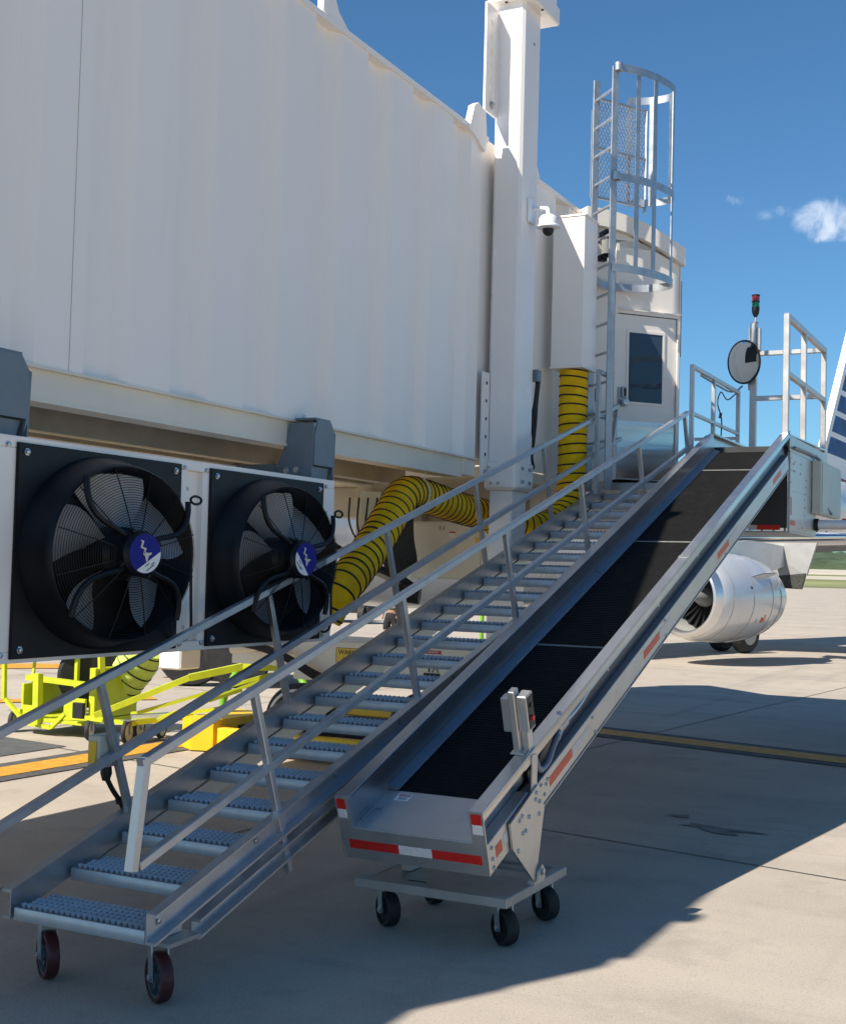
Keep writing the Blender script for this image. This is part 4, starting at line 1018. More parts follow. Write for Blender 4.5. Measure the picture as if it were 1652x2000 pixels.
for (u_, n_) in ((0.62, -0.2), ): b.bar((0.004, 0.56, -0.02), (0.004, 0.50, -0.19), 0.06, 0.006, up=(1, 0, 0))
b.build('upright_strap', M_alu, bl)
# start-stop control post
b = MB(LM); b.box(-0.0755, -0.0445, 0.52, 0.575, -0.01, 0.288, 0.003); cp = b.build('control_post', M_alu, bl)
b = MB(LM); b.box(-0.122, -0.076, 0.545, 0.60, 0.085, 0.245, 0.003); b.box(-0.044, 0.004, 0.535, 0.61, 0.095, 0.262, 0.003); b.box(-0.044, -0.010, 0.55, 0.60, -0.005, 0.099, 0.003); b.box(-0.085, -0.02, 0.50, 0.60, 0.0005, 0.008, 0.002); b.build('switch_enclosure', M_alu, cp)
b = MB(LM); b.box(0.0045, 0.006, 0.543, 0.602, 0.105, 0.252); b.build('switch_face', M_lbl_k, cp)
b = MB(LM); b.cyl((0.0062, 0.572, 0.150), (0.016, 0.572, 0.150), 0.013, 16); b.build('stop_button', M_lbl_r, cp)
b = MB(LM); b.cyl((0.0062, 0.572, 0.210), (0.012, 0.572, 0.210), 0.011, 16); b.build('start_button', M_black, cp)
# conduit along the recess, with clips, junction fitting and flexible tail
b = MB(LM)
b.tube([(-0.02, 1.32, -0.062), (-0.02, 6.15, -0.062)], 0.0115, 10)
b.tube(spline([(-0.02, 1.34, -0.062), (-0.018, 1.18, -0.075), (-0.016, 1.04, -0.068), (-0.016, 0.98, -0.06)], 5), 0.0125, 10)
b.build('conduit', M_galv2, bl)
b = MB(LM); b.tube(spline([(-0.014, 0.94, -0.07), (-0.010, 0.82, -0.10), (-0.006, 0.72, -0.135), (-0.008, 0.63, -0.13), (-0.012, 0.60, -0.08), (-0.014, 0.595, -0.04)], 7), 0.015, 12); b.build('flexible_conduit', M_grey, bl)
b = MB(LM); b.box(-0.035, 0.002, 0.90, 1.01, -0.085, -0.040, 0.008); b.cyl((-0.016, 0.955, -0.04), (-0.016, 0.935, 0.005), 0.013, 12); b.cyl((-0.016, 0.92, -0.07), (-0.014, 0.86, -0.095), 0.018, 12); b.build('conduit_fitting', M_galv, bl)
b = MB(LM)
for u_ in (1.62, 2.55, 3.45, 4.35, 5.25): b.box(-0.036, -0.006, u_, u_ + 0.012, -0.078, -0.046, 0.002); b.bolt((-0.012, u_ + 0.006, -0.040), (1, 0, 0.5), 0.006, 0.01)
build_split(b, 'conduit_clip', M_galv2, bl)
b = MB(LM); b.box(-0.0645, 0.002, 3.20, 3.238, 0.0003, 0.003); b.box(-0.6205, -0.6185, 3.236, 3.242, -0.104, -0.013); b.build('splice_plate', M_alu, bl)
# dolly under the front end
b = MB()
DX0, DX1, DY0, DY1 = -2.835, -2.112, 5.075, 5.79
b.box(DX0, DX1, DY0, DY0 + 0.05, 0.198, 0.24, 0.003); b.box(DX0, DX1, DY1 - 0.05, DY1, 0.198, 0.24, 0.003); b.box(DX0, DX0 + 0.05, DY0 + 0.051, DY1 - 0.051, 0.198, 0.24, 0.003); b.box(DX1 - 0.05, DX1, DY0 + 0.051, DY1 - 0.051, 0.198, 0.24, 0.003)
b.box(DX0 + 0.051, DX1 - 0.051, DY0 + 0.0505, DY0 + 0.40, 0.222, 0.236); b.box(DX0 + 0.051, DX1 - 0.051, DY1 - 0.12, DY1 - 0.051, 0.215, 0.232)
dl = b.build('dolly_frame', M_dull, bl)
b = MB(); b.box(-2.62, -2.53, 5.11 + 0.05, 5.175, 0.2361, 0.2368); b.build('dolly_slot', M_dark, dl)
b = MB(); b.box(-2.135, -2.10, 5.36, 5.47, 0.2405, 0.255); b.prism([(5.375, 0.255), (5.46, 0.255), (5.45, 0.30), (5.418, 0.325), (5.385, 0.30)], -2.100, -2.09, 'x'); b.bolt((-2.09, 5.418, 0.292), (1, 0, 0), 0.014, 0.012)
b.box(-2.72, -2.68, 5.30, 5.45, 0.2405, 0.34); b.build('pivot_bracket', M_alu, dl)
for (x, y, s_) in ((-2.755, 5.245, R(54)), (-2.187, 5.245, R(55)), (-2.186, 5.72, R(58)), (-2.753, 5.71, R(52))):
    caster(x, y, 0.076, 0.058, 0.17, M_rubber, M_blackp, bl, s_, spokes=False, zt=0.197)
# level upper platform: side skirts, box housing, rails
b = MB()
b.prism([(10.862, 2.796), (12.74, 2.826), (12.74, 2.814), (10.862, 2.784)], -2.185, -2.12, 'x')
b.box(-2.185, -2.178, 10.9, 12.73, 2.66, 2.785); b.box(-2.805, -2.74, 10.95, 12.73, 2.80, 2.815); b.box(-2.80, -2.79, 10.95, 12.73, 2.6, 2.80)
b.build('platform_rail', M_aluy, bl)
b = MB(); b.box(-2.12 - 0.02, -2.12, 10.965, 12.165, 1.995, 2.655, 0.003); b.box(-2.122, -2.117, 10.975, 12.155, 2.33, 2.334)
b.box(-2.13, -2.12, 10.93, 12.72, 2.656, 2.784); hs = b.build('housing_panel', M_alu, bl)
b = MB()
for z in (2.07, 2.18, 2.27, 2.40, 2.50, 2.60): b.bolt((-2.12, 10.99, z), (1, 0, 0), 0.006, 0.006)
for (y, z) in ((11.08, 2.56), (11.11, 2.56), (11.15, 2.58), (11.08, 2.50), (11.12, 2.50), (11.16, 2.50), (11.4, 2.58), (11.4, 2.50), (11.65, 2.46), (11.65, 2.40), (11.63, 2.34), (11.6, 2.29), (11.6, 2.22), (11.6, 2.15), (11.9, 2.5), (12.1, 2.4), (12.1, 2.3), (12.1, 2.2), (12.1, 2.1), (11.5, 2.04)): b.bolt((-2.12, y, z), (1, 0, 0), 0.007, 0.006)
build_split(b, 'bolt', M_bolt, hs)
b = MB(); b.box(-2.119, -2.1175, 10.99, 11.17, 2.045, 2.09); b.box(-2.119, -2.1175, 10.99, 11.03, 2.13, 2.28); build_split(b, 'red_tape', M_redo, hs)
b = MB(); b.box(-2.119, -2.1175, 11.18, 11.30, 2.05, 2.095); build_split(b, 'white_tape', M_whtd, hs)
b = MB(); b.box(-2.80, -2.145, 10.97, 10.98, 2.02, 2.70); b.build('end_panel', mat('charcoal_panel', (0.030, 0.031, 0.034), 0.6, var=0.2, scale=5), bl)
b = MB(); b.box(-2.39, -2.20, 10.966, 10.9695, 2.003, 2.043); build_split(b, 'red_tape', M_red, bl)
b = MB(); b.box(-2.46, -2.3905, 10.966, 10.9695, 2.003, 2.043); build_split(b, 'white_tape', M_whtd, bl)
b = MB(); b.box(-2.80, -2.12, 10.965, 12.1, 1.980, 1.994); b.build('housing_floor', M_alu, bl)
b = MB(); b.box(-2.72, -2.19, 10.88, 12.74, 2.628, 2.645); b.build('platform_belt', M_belt, bl)
RX = -2.152
b = MB()
for y in (10.90, 11.66, 12.66): b.bar((RX, y, 2.80), (RX, y, 3.79), 0.05, bv=0.004)
b.bar((RX, 10.88, 3.772), (RX, 12.685, 3.772), 0.048, bv=0.004); b.bar((RX, 10.92, 3.30), (RX, 12.64, 3.30), 0.044, bv=0.004)
b.bar((RX - 0.025, 12.66, 3.80 - 0.028), (-2.80, 12.66, 3.80 - 0.028), 0.045, bv=0.004); b.bar((RX - 0.025, 12.66, 3.335), (-2.80, 12.66, 3.335), 0.045, bv=0.004)
b.build('guard_rail', M_alu, bl)
b = MB(); b.bar((-2.81, 12.66, 2.80), (-2.81, 12.66, 4.07), 0.062, 0.062, bv=0.004); b.box(-2.86, -2.842, 12.64, 12.70, 3.42, 4.03, 0.003); b.box(-2.775, -2.745, 12.62, 12.70, 3.80, 4.02, 0.004)
b.box(-2.92, -2.72, 12.6, 12.72, 2.72, 2.84, 0.003); b.prism([(-2.72, 2.84), (-2.62, 2.78), (-2.62, 2.72), (-2.72, 2.72)], 12.6, 12.72, 'y'); b.build('mast', M_alu, bl)
b = MB(); b.box(-2.70, -2.15, 12.30, 12.31, 2.73, 2.76); b.build('platform_sill', M_alu, bl)
# grey electrical cabinet, hose and white pipe
b = MB(); b.box(-2.116, -2.04, 11.93, 13.02, 2.185, 2.66, 0.004); b.box(-2.04, -2.034, 11.99, 12.99, 2.20, 2.645, 0.002); b.build('electrical_cabinet', M_boxg, bl)
b = MB(); b.tube(spline([(-2.10, 11.02, 2.69), (-2.10, 11.6, 2.70), (-2.10, 12.0, 2.70)], 4), 0.013, 10); b.tube(spline([(-2.10, 12.0, 2.70), (-2.08, 12.15, 2.66), (-2.07, 12.18, 2.52), (-2.06, 12.10, 2.34), (-2.05, 12.25, 2.26), (-2.03, 12.42, 2.21)], 7), 0.016, 10); b.build('conduit', M_grey, bl)
b = MB(); b.cyl((-2.14, 12.10, 2.095), (-0.9, 12.30, 2.105), 0.042, 20); b.build('white_pipe', M_pipew, bl)
b = MB(); b.cyl((-2.117, 12.10, 2.095), (-2.085, 12.10, 2.095), 0.055, 20); b.build('pipe_collar', M_black, bl)
b = MB(); b.box(-1.93, -0.9, 12.4, 12.5, 2.14, 2.165); b.build('orange_strip', M_redo, bl)
b = MB()   # scissor lift legs and lower chassis, out of the frame to the right
b.box(-1.2, 0.3, 11.4, 14.6, 0.55, 0.75); b.bar((-0.6, 11.5, 0.75), (-0.6, 14.5, 2.12), 0.10); b.bar((-0.5, 14.5, 0.75), (-0.5, 11.5, 2.12), 0.10); b.box(-1.3, 0.3, 11.4, 14.6, 2.10, 2.13)
for y in (11.9, 14.1): b.cyl((-0.9, y, 0.36), (0.1, y, 0.36), 0.36, 28)
b.build('truck_chassis', M_grey, bl)

# convex mirror and signal tower on the mast
mr_ = thing('convex_mirror', 'round convex safety mirror on the mast at the top of the belt', 'mirror', (-2.88, 12.58, 3.46))
mc = Vector((-2.885, 12.56, 3.68)); md = Vector((-0.52, -0.86, -0.10)).normalized()
b = MB(); prof = [(0.0, 0.045)] + [(0.20 * t / 10, 0.045 * (1 - (t / 10) ** 2)) for t in range(1, 11)]
b.lathe(prof, mc, md, 40); b.build('mirror_face', M_mirror, mr_, smooth=60)
b = MB(); b.lathe([(0.198, 0.002), (0.212, 0.004), (0.214, -0.008), (0.2, -0.02), (0.0, -0.02)], mc, md, 40); b.build('mirror_rim', M_black, mr_)
b = MB(); b.bar(mc - md * 0.02, mc - md * 0.10 + Vector((0.03, 0, 0)), 0.02); b.tube(spline([(-2.90, 12.58, 3.45), (-2.93, 12.5, 3.40), (-2.95, 12.3, 3.36), (-2.93, 11.9, 3.34), (-2.95, 11.2, 3.36)], 5), 0.009, 8); b.build('arm', M_grey, mr_)
sg = thing('signal_light', 'red over green stack light on a thin rod above the round mirror', 'signal light', (-2.80, 12.66, 4.07))
b = MB(); b.cyl((-2.80, 12.66, 4.07), (-2.80, 12.66, 4.15), 0.011, 10); b.lathe([(0.03, 0), (0.03, 0.012)], (-2.80, 12.66, 4.072), (0, 0, 1), 16); b.build('rod', M_alu, sg)
b = MB(); b.lathe([(0.014, 0), (0.032, 0.035), (0.037, 0.07), (0.037, 0.10)], (-2.80, 12.66, 4.13), (0, 0, 1), 20); b.lathe([(0.040, 0), (0.040, 0.008)], (-2.80, 12.66, 4.275), (0, 0, 1), 20); b.lathe([(0.040, 0), (0.040, 0.012), (0.034, 0.016)], (-2.80, 12.66, 4.335), (0, 0, 1), 20); b.build('housing', M_black, sg)
b = MB(); b.cyl((-2.80, 12.66, 4.2305), (-2.80, 12.66, 4.2745), 0.035, 20); b.build('green_lens', M_lgreen, sg)
b = MB(); b.cyl((-2.80, 12.66, 4.2835), (-2.80, 12.66, 4.3345), 0.037, 20); b.build('red_lens', M_lred, sg)
# loose cable tied along the guard rail
cb = MB(); cb.tube(spline([(-2.93, 12.45, 3.36), (-2.95, 12.2, 3.27), (-2.95, 11.95, 3.31), (-2.93, 11.75, 3.18), (-2.91, 11.82, 3.05), (-2.93, 11.9, 2.9), (-2.92, 11.88, 2.80)], 6), 0.006, 6)
cb.lathe([(0.014, 0), (0.014, -0.05)], (-2.92, 11.88, 2.79), (0, 0, 1), 8); cb.lathe([(0.014, 0), (0.014, -0.05)], (-2.915, 11.82, 3.10), (0.2, 0, 1), 8)
tag(cb.build('dangling_cable', M_black), 'thin black cable dangling from the guard rail beside the top of the belt', 'cable')

# ------------------------------------------------------------------ caged roof ladder
ld = thing('caged_ladder', 'galvanised cat ladder with hooped safety cage rising past the cab roof', 'ladder', (-3.6, 10.45, 2.375))
N0 = Vector((-3.48, 10.325, 0)); F0 = Vector((-3.73, 10.57, 0)); LE = (F0 - N0).normalized(); LD = Vector((0.695, 0.719, 0)).normalized()
ZT = 5.865
b = MB(); b.bar(N0 + Vector((0, 0, 2.30)), N0 + Vector((0, 0, ZT)), 0.014, 0.060, up=LD, bv=0.002); b.build('side_rail', M_galv, ld)
b = MB(); b.bar(F0 + Vector((0, 0, 2.30)), F0 + Vector((0, 0, ZT)), 0.014, 0.060, up=LD, bv=0.002); b.build('side_rail', M_galv, ld)
b = MB(); b.bar(N0 + LE * 0.01 + Vector((0, 0, 2.46)), F0 - LE * 0.01 + Vector((0, 0, 2.46)), 0.018); rg = b.build('rung', M_galv2, ld)
for k in range(1, 14): part_copy(rg, (0, 0, 0.2485 * k))
NW = Vector((0.743, -0.669, 0))
LOOP = [(-3.478, 10.312), (-3.33, 10.49), (-3.235, 10.68), (-3.18, 10.88), (-3.168, 11.03), (-3.21, 11.14), (-3.30, 11.195), (-3.43, 11.20), (-3.54, 11.17), (-3.62, 11.12), (-3.72, 11.02), (-3.765, 10.85), (-3.735, 10.60)]
def flatbar(pts, z, h=0.033, TH=0.006):
    b = MB(); prev = None; n = len(pts)
    for i in range(n):
        t = (pts[min(n - 1, i + 1)] - pts[max(0, i - 1)]); t.z = 0; t.normalize(); nn = Vector((-t.y, t.x, 0)) * TH / 2
        q = [b.v(pts[i] + nn + Vector((0, 0, z - h))), b.v(pts[i] + nn + Vector((0, 0, z + h))), b.v(pts[i] - nn + Vector((0, 0, z + h))), b.v(pts[i] - nn + Vector((0, 0, z - h)))]
        if prev:
            for k in range(4): b._f([prev[k], prev[(k + 1) % 4], q[(k + 1) % 4], q[k]])
        prev = q
    b._f(prev); return b
def hoop(z, last):
    P = [Vector((x, y, 0)) for x, y in LOOP[:last]]
    pts = [P[0] - LE * 0.03 + LD * 0.02, P[0] - LE * 0.045 + LD * 0.045] if z > 4.5 else []
    flatbar(spline(pts[:0] + P, 5), z).build('cage_hoop', M_galv, ld, smooth=40)
    if z > 4.5:      # small rolled end at the near rail
        c = P[0] + LD * 0.03; flatbar([c + (LD * math.cos(t) + LE * math.sin(t)) * 0.034 for t in [R(a) for a in range(-180, 61, 20)]], z).build('hoop_curl', M_galv, ld, smooth=40)
hoop(5.86, 10); hoop(4.93, 10); hoop(4.16, 13)
def strap(x, y, tx, ty, z0, z1):
    b = MB(); b.bar((x, y, z0), (x, y, z1), 0.008, 0.042, up=(tx, ty, 0)); b.build('cage_strap', M_galv, ld)
for (x, y, tx, ty) in ((-3.332, 10.50, 0.7, 1), (-3.238, 10.69, 0.5, 1), (-3.172, 11.00, 0.05, 1)): strap(x, y, tx, ty, 4.13, 5.86)
for (x, y, tx, ty) in ((-3.23, 11.15, 1, 0.6), (-3.425, 11.195, 1, 0.1), (-3.615, 11.12, 1, 0.7)): strap(x, y, tx, ty, 4.90, 5.86)
b = MB(); b.bar(F0 + LE * 0.045 + Vector((0, 0, 4.85)), F0 + LE * 0.045 + Vector((0, 0, 5.62)), 0.02, 0.04, up=LD); b.build('back_upright', M_galv2, ld)
# mesh screen and roof hatch rail on the cab roof behind the ladder
ms = thing('mesh_screen', 'framed expanded metal screen standing behind the cage ladder', 'screen', (-3.6, 11.0, 4.86))
G0 = Vector((-3.80, 10.72, 0)); GD = Vector((0.52, 0.854, 0)).normalized(); GW = 0.60; z0g, z1g = 4.90, 5.78
b = MB()
for t in (0, GW): b.bar(G0 + GD * t + Vector((0, 0, z0g - 0.05)), G0 + GD * t + Vector((0, 0, z1g)), 0.022)
for z in (z0g, (z0g + z1g) / 2, z1g): b.bar(G0 + Vector((0, 0, z)), G0 + GD * GW + Vector((0, 0, z)), 0.02)
b.build('frame', M_galv, ms)
b = MB(); nx = 16; nz_ = 28
for i in range(nx):
    for j in range(nz_):
        x = GW * (i + (0.5 if j % 2 else 0)) / nx; z = z0g + (z1g - z0g) * j / nz_; dx = GW / nx / 2; dz = (z1g - z0g) / nz_
        for s_ in (-1, 1):
            x1 = x + s_ * dx
            if 0 <= x <= GW and 0 <= x1 <= GW: b.bar(G0 + GD * x + Vector((0, 0, z)), G0 + GD * x1 + Vector((0, 0, z + dz)), 0.0030, 0.006)
b.build('mesh', M_galv2, ms, smooth=0)
# ------------------------------------------------------------------ things under the bridge
cab = thing('control_cabinet', 'cream steel control cabinet hung beneath the bridge behind the stairs', 'cabinet', (-4.6, 9.75, 1.52))
b = MB(); b.box(-4.93, -4.29, 9.62, 9.95, 1.525, 1.995, 0.004); cb_ = b.build('cabinet_body', M_cream, cab)
b = MB(); b.box(-4.92, -4.30, 9.61, 9.6195, 1.535, 1.985, 0.003); b.build('cabinet_door', M_cream, cab)
b = MB(); b.box(-4.665, -4.662, 9.606, 9.6095, 1.93, 1.955); b.box(-4.63, -4.627, 9.606, 9.6095, 1.93, 1.955); b.box(-4.665, -4.65, 9.606, 9.6095, 1.952, 1.955); b.box(-4.665, -4.65, 9.606, 9.6095, 1.93, 1.933); b.build('latch', M_lbl_k, cab)
b = MB(); b.box(-4.575, -4.52, 9.606, 9.6095, 1.87, 1.915); b.build('white_label', M_lbl_w, cab)
b = MB(); b.box(-4.575, -4.52, 9.603, 9.6055, 1.902, 1.914); b.build('label_header', M_lbl_r, cab)
b = MB(); b.box(-4.34, -4.30, 9.603, 9.6055, 1.80, 1.87); b.build('yellow_label', M_lbl_y, cab)
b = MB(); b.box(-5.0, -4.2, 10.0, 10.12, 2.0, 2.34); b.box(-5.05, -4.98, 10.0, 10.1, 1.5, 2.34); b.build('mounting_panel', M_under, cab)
b = MB(); b.box(-4.58, -4.50, 9.66, 9.70, 1.996, 2.14); b.build('hanger', M_black, cab)
# festoon of black cables and the diagonal cable tray
fs = thing('cable_festoon', 'bundle of black cables draped under the bridge beside the yellow hose', 'cables', (-4.9, 9.4, 1.4))
for k in range(16):
    b = MB(); o_ = 0.019 * k
    b.tube(spline([(-5.05 + o_, 9.3, 2.05), (-5.03 + o_, 9.28, 1.85), (-4.98 + o_, 9.25, 1.66), (-4.90 + o_ * 0.6, 9.2, 1.52 + 0.006 * k)], 6), 0.0125, 6); build_split(b, 'cable', M_black, fs)
ct = thing('cable_tray_arm', 'beige diagonal arm carrying a black cable roll under the bridge', 'cable arm', (-4.9, 8.9, 1.35))
b = MB(); b.bar((-5.35, 8.85, 1.78), (-4.55, 9.05, 1.42), 0.05, 0.055); b.build('arm', M_under, ct)
b = MB(); b.tube(spline([(-5.32, 8.80, 1.83), (-5.0, 8.86, 1.66), (-4.72, 8.94, 1.55), (-4.58, 9.0, 1.46)], 5), 0.03, 8); b.cyl((-4.66, 8.9, 1.42), (-4.50, 8.95, 1.40), 0.07, 20); b.build('cable_roll', M_black, ct)
# diagonal brace clutter right of the fans
cl = thing('bracing_with_cables', 'dark crossed braces with cables and a small orange connector beside the fans', 'bracing', (-5.3, 7.8, 1.5))
b = MB()
for p, q in (((-5.5, 8.2, 2.2), (-5.05, 8.2, 1.72)), ((-5.45, 8.2, 1.62), (-5.02, 8.2, 2.12)), ((-5.3, 8.25, 2.02), (-4.9, 8.25, 1.95))): b.bar(p, q, 0.03, 0.04)
b.box(-5.15, -4.9, 8.15, 8.25, 1.98, 2.16); b.build('brace', M_black, cl)
b = MB()
for k in range(4): b.tube(spline([(-5.6, 8.1, 2.06 - 0.03 * k), (-5.35, 8.1, 2.0 - 0.03 * k), (-5.15, 8.12, 2.04 - 0.04 * k)], 5), 0.006, 5)
b.tube(spline([(-5.42, 8.0, 1.62), (-5.30, 8.0, 1.74), (-5.18, 8.0, 1.68), (-5.2, 8.0, 1.56), (-5.34, 8.0, 1.52)], 5), 0.014, 6); build_split(b, 'cable', M_black, cl)
b = MB(); b.box(-5.62, -4.98, 9.9, 10.0, 1.86, 2.34, 0.004); b.build('equipment_panel', M_under, cl)
b = MB(); b.box(-5.52, -5.32, 9.8, 9.899, 2.06, 2.26, 0.006); b.build('relay_box', M_boxg, cl)
b = MB(); b.box(-5.28, -5.10, 9.8, 9.899, 1.92, 2.20, 0.006); b.build('relay_box', M_grey, cl)
b = MB()
for k in range(7): b.tube(spline([(-5.6 + 0.09 * k, 9.75, 2.2), (-5.58 + 0.08 * k, 9.72, 1.98 - 0.02 * (k % 3)), (-5.45 + 0.06 * k, 9.7, 1.82 - 0.03 * (k % 2)), (-5.3 + 0.05 * k, 9.75, 1.95)], 5), 0.009, 5)
build_split(b, 'loose_wire', M_black, cl)
b = MB(); b.box(-5.30, -5.24, 7.96, 8.02, 1.62, 1.69, 0.006); b.build('connector', M_orange, cl)
# black hydraulic lines sagging to the axle beam
hy = MB()
for k in range(4): hy.tube(spline([(-6.3, 8.74, 0.99 - 0.01 * k), (-5.9, 8.66, 1.0 - 0.015 * k), (-5.55, 8.64, 0.93 - 0.015 * k), (-5.25, 8.66, 0.80 - 0.02 * k), (-5.0, 8.7, 0.70 - 0.02 * k)], 6), 0.010, 6)
tag(hy.build('hydraulic_hoses', M_black), 'black hydraulic hoses sagging along the cream axle beam by the WARNING sign', 'hoses')

# ------------------------------------------------------------------ lime yellow hose cart
hc = thing('hose_cart', 'lime yellow wheeled hose cart with a black reel, left of the stairs', 'cart', (-8.3, 9.6, 0))
def lb(nm, boxes=(), bars=(), m_=M_lime):
    for q in boxes: MB().box(*q, 0.004).build(nm, m_, hc)
    for p, q, w_ in bars: MB().bar(p, q, w_).build(nm, m_, hc)
lb('base_pan', [(-8.72, -7.95, 9.15, 9.95, 0.12, 0.155), (-8.72, -8.68, 9.15, 9.95, 0.155, 0.22)], [((-8.86, 9.15, 0.30), (-8.60, 9.15, 0.10), 0.035), ((-8.60, 9.15, 0.10), (-8.30, 9.15, 0.08), 0.035), ((-8.30, 9.15, 0.08), (-8.14, 9.15, 0.22), 0.035), ((-8.14, 9.15, 0.22), (-7.95, 9.15, 0.24), 0.035)])
lb('upright', [], [((-8.88, 9.15, 0.30), (-8.90, 9.15, 0.85), 0.035), ((-8.45, 9.13, 0.10), (-8.46, 9.13, 0.56), 0.065), ((-8.33, 9.5, 0.12), (-8.33, 9.5, 0.80), 0.035)])
lb('cross_bar', [], [((-8.75, 9.3, 0.50), (-8.0, 9.3, 0.47), 0.05), ((-8.88, 9.15, 0.84), (-8.0, 9.5, 0.84), 0.03)])
lb('hoop_bar', [], [((-8.75, 9.4, 0.7), (-8.74, 9.35, 0.40), 0.022), ((-8.74, 9.35, 0.40), (-8.62, 9.3, 0.16), 0.022), ((-8.02, 9.45, 0.9), (-7.96, 9.42, 0.45), 0.05), ((-7.96, 9.42, 0.45), (-8.06, 9.4, 0.16), 0.04)])
b = MB(); b.lathe([(0.13, -0.16), (0.27, -0.16), (0.30, -0.13), (0.30, -0.10), (0.2, -0.08), (0.2, 0.08), (0.30, 0.10), (0.30, 0.13), (0.27, 0.16), (0.13, 0.16)], (-8.36, 9.72, 0.52), (0.65, -0.75, 0), 36); b.build('hose_reel', M_black, hc)
b = MB()
for k in range(7): b.tube([Vector((-8.36, 9.72, 0.52)) + (Vector((0.75, 0.65, 0)) * math.cos(t) + Vector((0, 0, 1)) * math.sin(t)) * 0.21 + Vector((0.65, -0.75, 0)) * (0.024 * (k - 3)) for t in [2 * PI * i / 28 for i in range(28)]], 0.016, 6, closed=True)
b.build('coiled_hose', M_black, hc)
for (x, y) in ((-8.80, 9.20), (-7.86, 9.16), (-8.70, 9.9)): caster(x, y, 0.095, 0.04, 0.18, M_rubber, M_whtd, hc, R(20), spokes=False, zt=0.20)
lb('side_plate', [(-8.66, -8.50, 9.16, 9.19, 0.12, 0.26), (-8.30, -8.05, 9.3, 9.33, 0.12, 0.34), (-8.05, -7.98, 9.35, 9.95, 0.16, 0.62), (-8.72, -8.69, 9.2, 9.9, 0.16, 0.45)])
b = MB(); b.box(-8.02, -7.90, 9.10, 9.14, 0.19, 0.33, 0.004); b.build('black_bumper', M_black, hc)
lh = duct('upright_duct_hose', [(-8.24, 9.95, 0.17), (-8.20, 9.92, 0.33), (-8.10, 9.9, 0.48), (-7.97, 9.9, 0.62), (-7.86, 9.9, 0.80)], 0.20, 0.105, M_limeh, M_yblk,
          'pale lime ribbed duct hose standing on the yellow cart', 'air hose', 0.008, base=(-8.0, 9.93, 0.16))
# tow cart with long lime arms
tcart = thing('towing_dolly', 'lime yellow dolly with long angled arms reaching towards the bridge wheels', 'dolly', (-7.3, 9.6, 0))
def tb(nm, bars):
    for p, q, w_, h_ in bars: MB().bar(p, q, w_, h_).build(nm, M_lime, tcart)
tb('main_arm', [((-7.72, 9.05, 0.24), (-7.08, 9.55, 0.58), 0.06, 0.05), ((-7.08, 9.55, 0.58), (-6.75, 9.9, 0.68), 0.07, 0.06), ((-6.75, 9.9, 0.68), (-6.10, 10.1, 0.68), 0.07, 0.06)])
tb('lower_arm', [((-7.45, 9.3, 0.26), (-6.5, 10.0, 0.62), 0.03, 0.03), ((-7.3, 9.4, 0.20), (-6.5, 10.0, 0.60), 0.03, 0.03), ((-7.2, 9.3, 0.24), (-6.55, 9.6, 0.50), 0.028, 0.028), ((-7.2, 9.3, 0.24), (-6.7, 9.55, 0.34), 0.03, 0.03)])
tb('chassis', [((-7.9, 9.15, 0.20), (-7.4, 9.2, 0.18), 0.06, 0.04), ((-7.5, 9.2, 0.18), (-7.15, 9.7, 0.22), 0.08, 0.05), ((-7.75, 9.6, 0.2), (-7.15, 9.7, 0.22), 0.05, 0.05)])
b = MB(); b.bar((-7.5, 9.28, 0.215), (-7.22, 9.55, 0.235), 0.09, 0.055); b.build('worn_plate', M_whtd, tcart)
for (x, y) in ((-7.44, 9.16), (-7.46, 9.66), (-7.55, 9.45)): caster(x, y, 0.105, 0.04, 0.19, M_rubber, M_whtd, tcart, R(15), spokes=False, zt=0.21)
# bright green loop of hose
gh = MB(); gh.tube(spline([(-7.0, 10.5, 0.95), (-7.12, 10.5, 0.72), (-7.30, 10.5, 0.45), (-7.38, 10.5, 0.25), (-7.28, 10.45, 0.12), (-7.02, 10.4, 0.09), (-6.75, 10.4, 0.20), (-6.52, 10.4, 0.32), (-6.38, 10.4, 0.22), (-6.45, 10.5, 0.45), (-6.62, 10.55, 0.70), (-6.7, 10.6, 0.95)], 9), 0.036, 12)
gh.tube(spline([(-7.02, 10.40, 0.07), (-7.30, 10.32, 0.05), (-7.42, 10.24, 0.042), (-7.30, 10.16, 0.04), (-7.15, 10.2, 0.04)], 7), 0.036, 12)
tag(gh.build('green_hose', M_green), 'bright green cable hose looped on the ground behind the yellow wheel guard', 'hose')
# dark twin tyres of a tug beyond the carts
tg = thing('aircraft_tug', 'dark-tyred tug parked beyond the lime carts under the bridge', 'tug', (-10.2, 14.3, 0))
for x, y in ((-10.35, 14.0), (-9.75, 14.2)):
    b = MB(); b.lathe([(0.2, -0.13), (0.42, -0.12), (0.45, -0.06), (0.45, 0.06), (0.42, 0.12), (0.2, 0.13)], (x, y, 0.45), (0.55, -0.83, 0), 32); w_ = b.build('tyre', M_rubber, tg)
    b = MB(); b.lathe([(0.2, 0.10), (0.12, 0.125), (0, 0.13)], (x, y, 0.45), (0.55, -0.83, 0), 24); b.build('rim', M_boxg, w_)
b = MB(); b.box(-11.6, -9.2, 14.4, 15.6, 0.35, 0.95, 0.03); b.build('body', M_grey, tg)

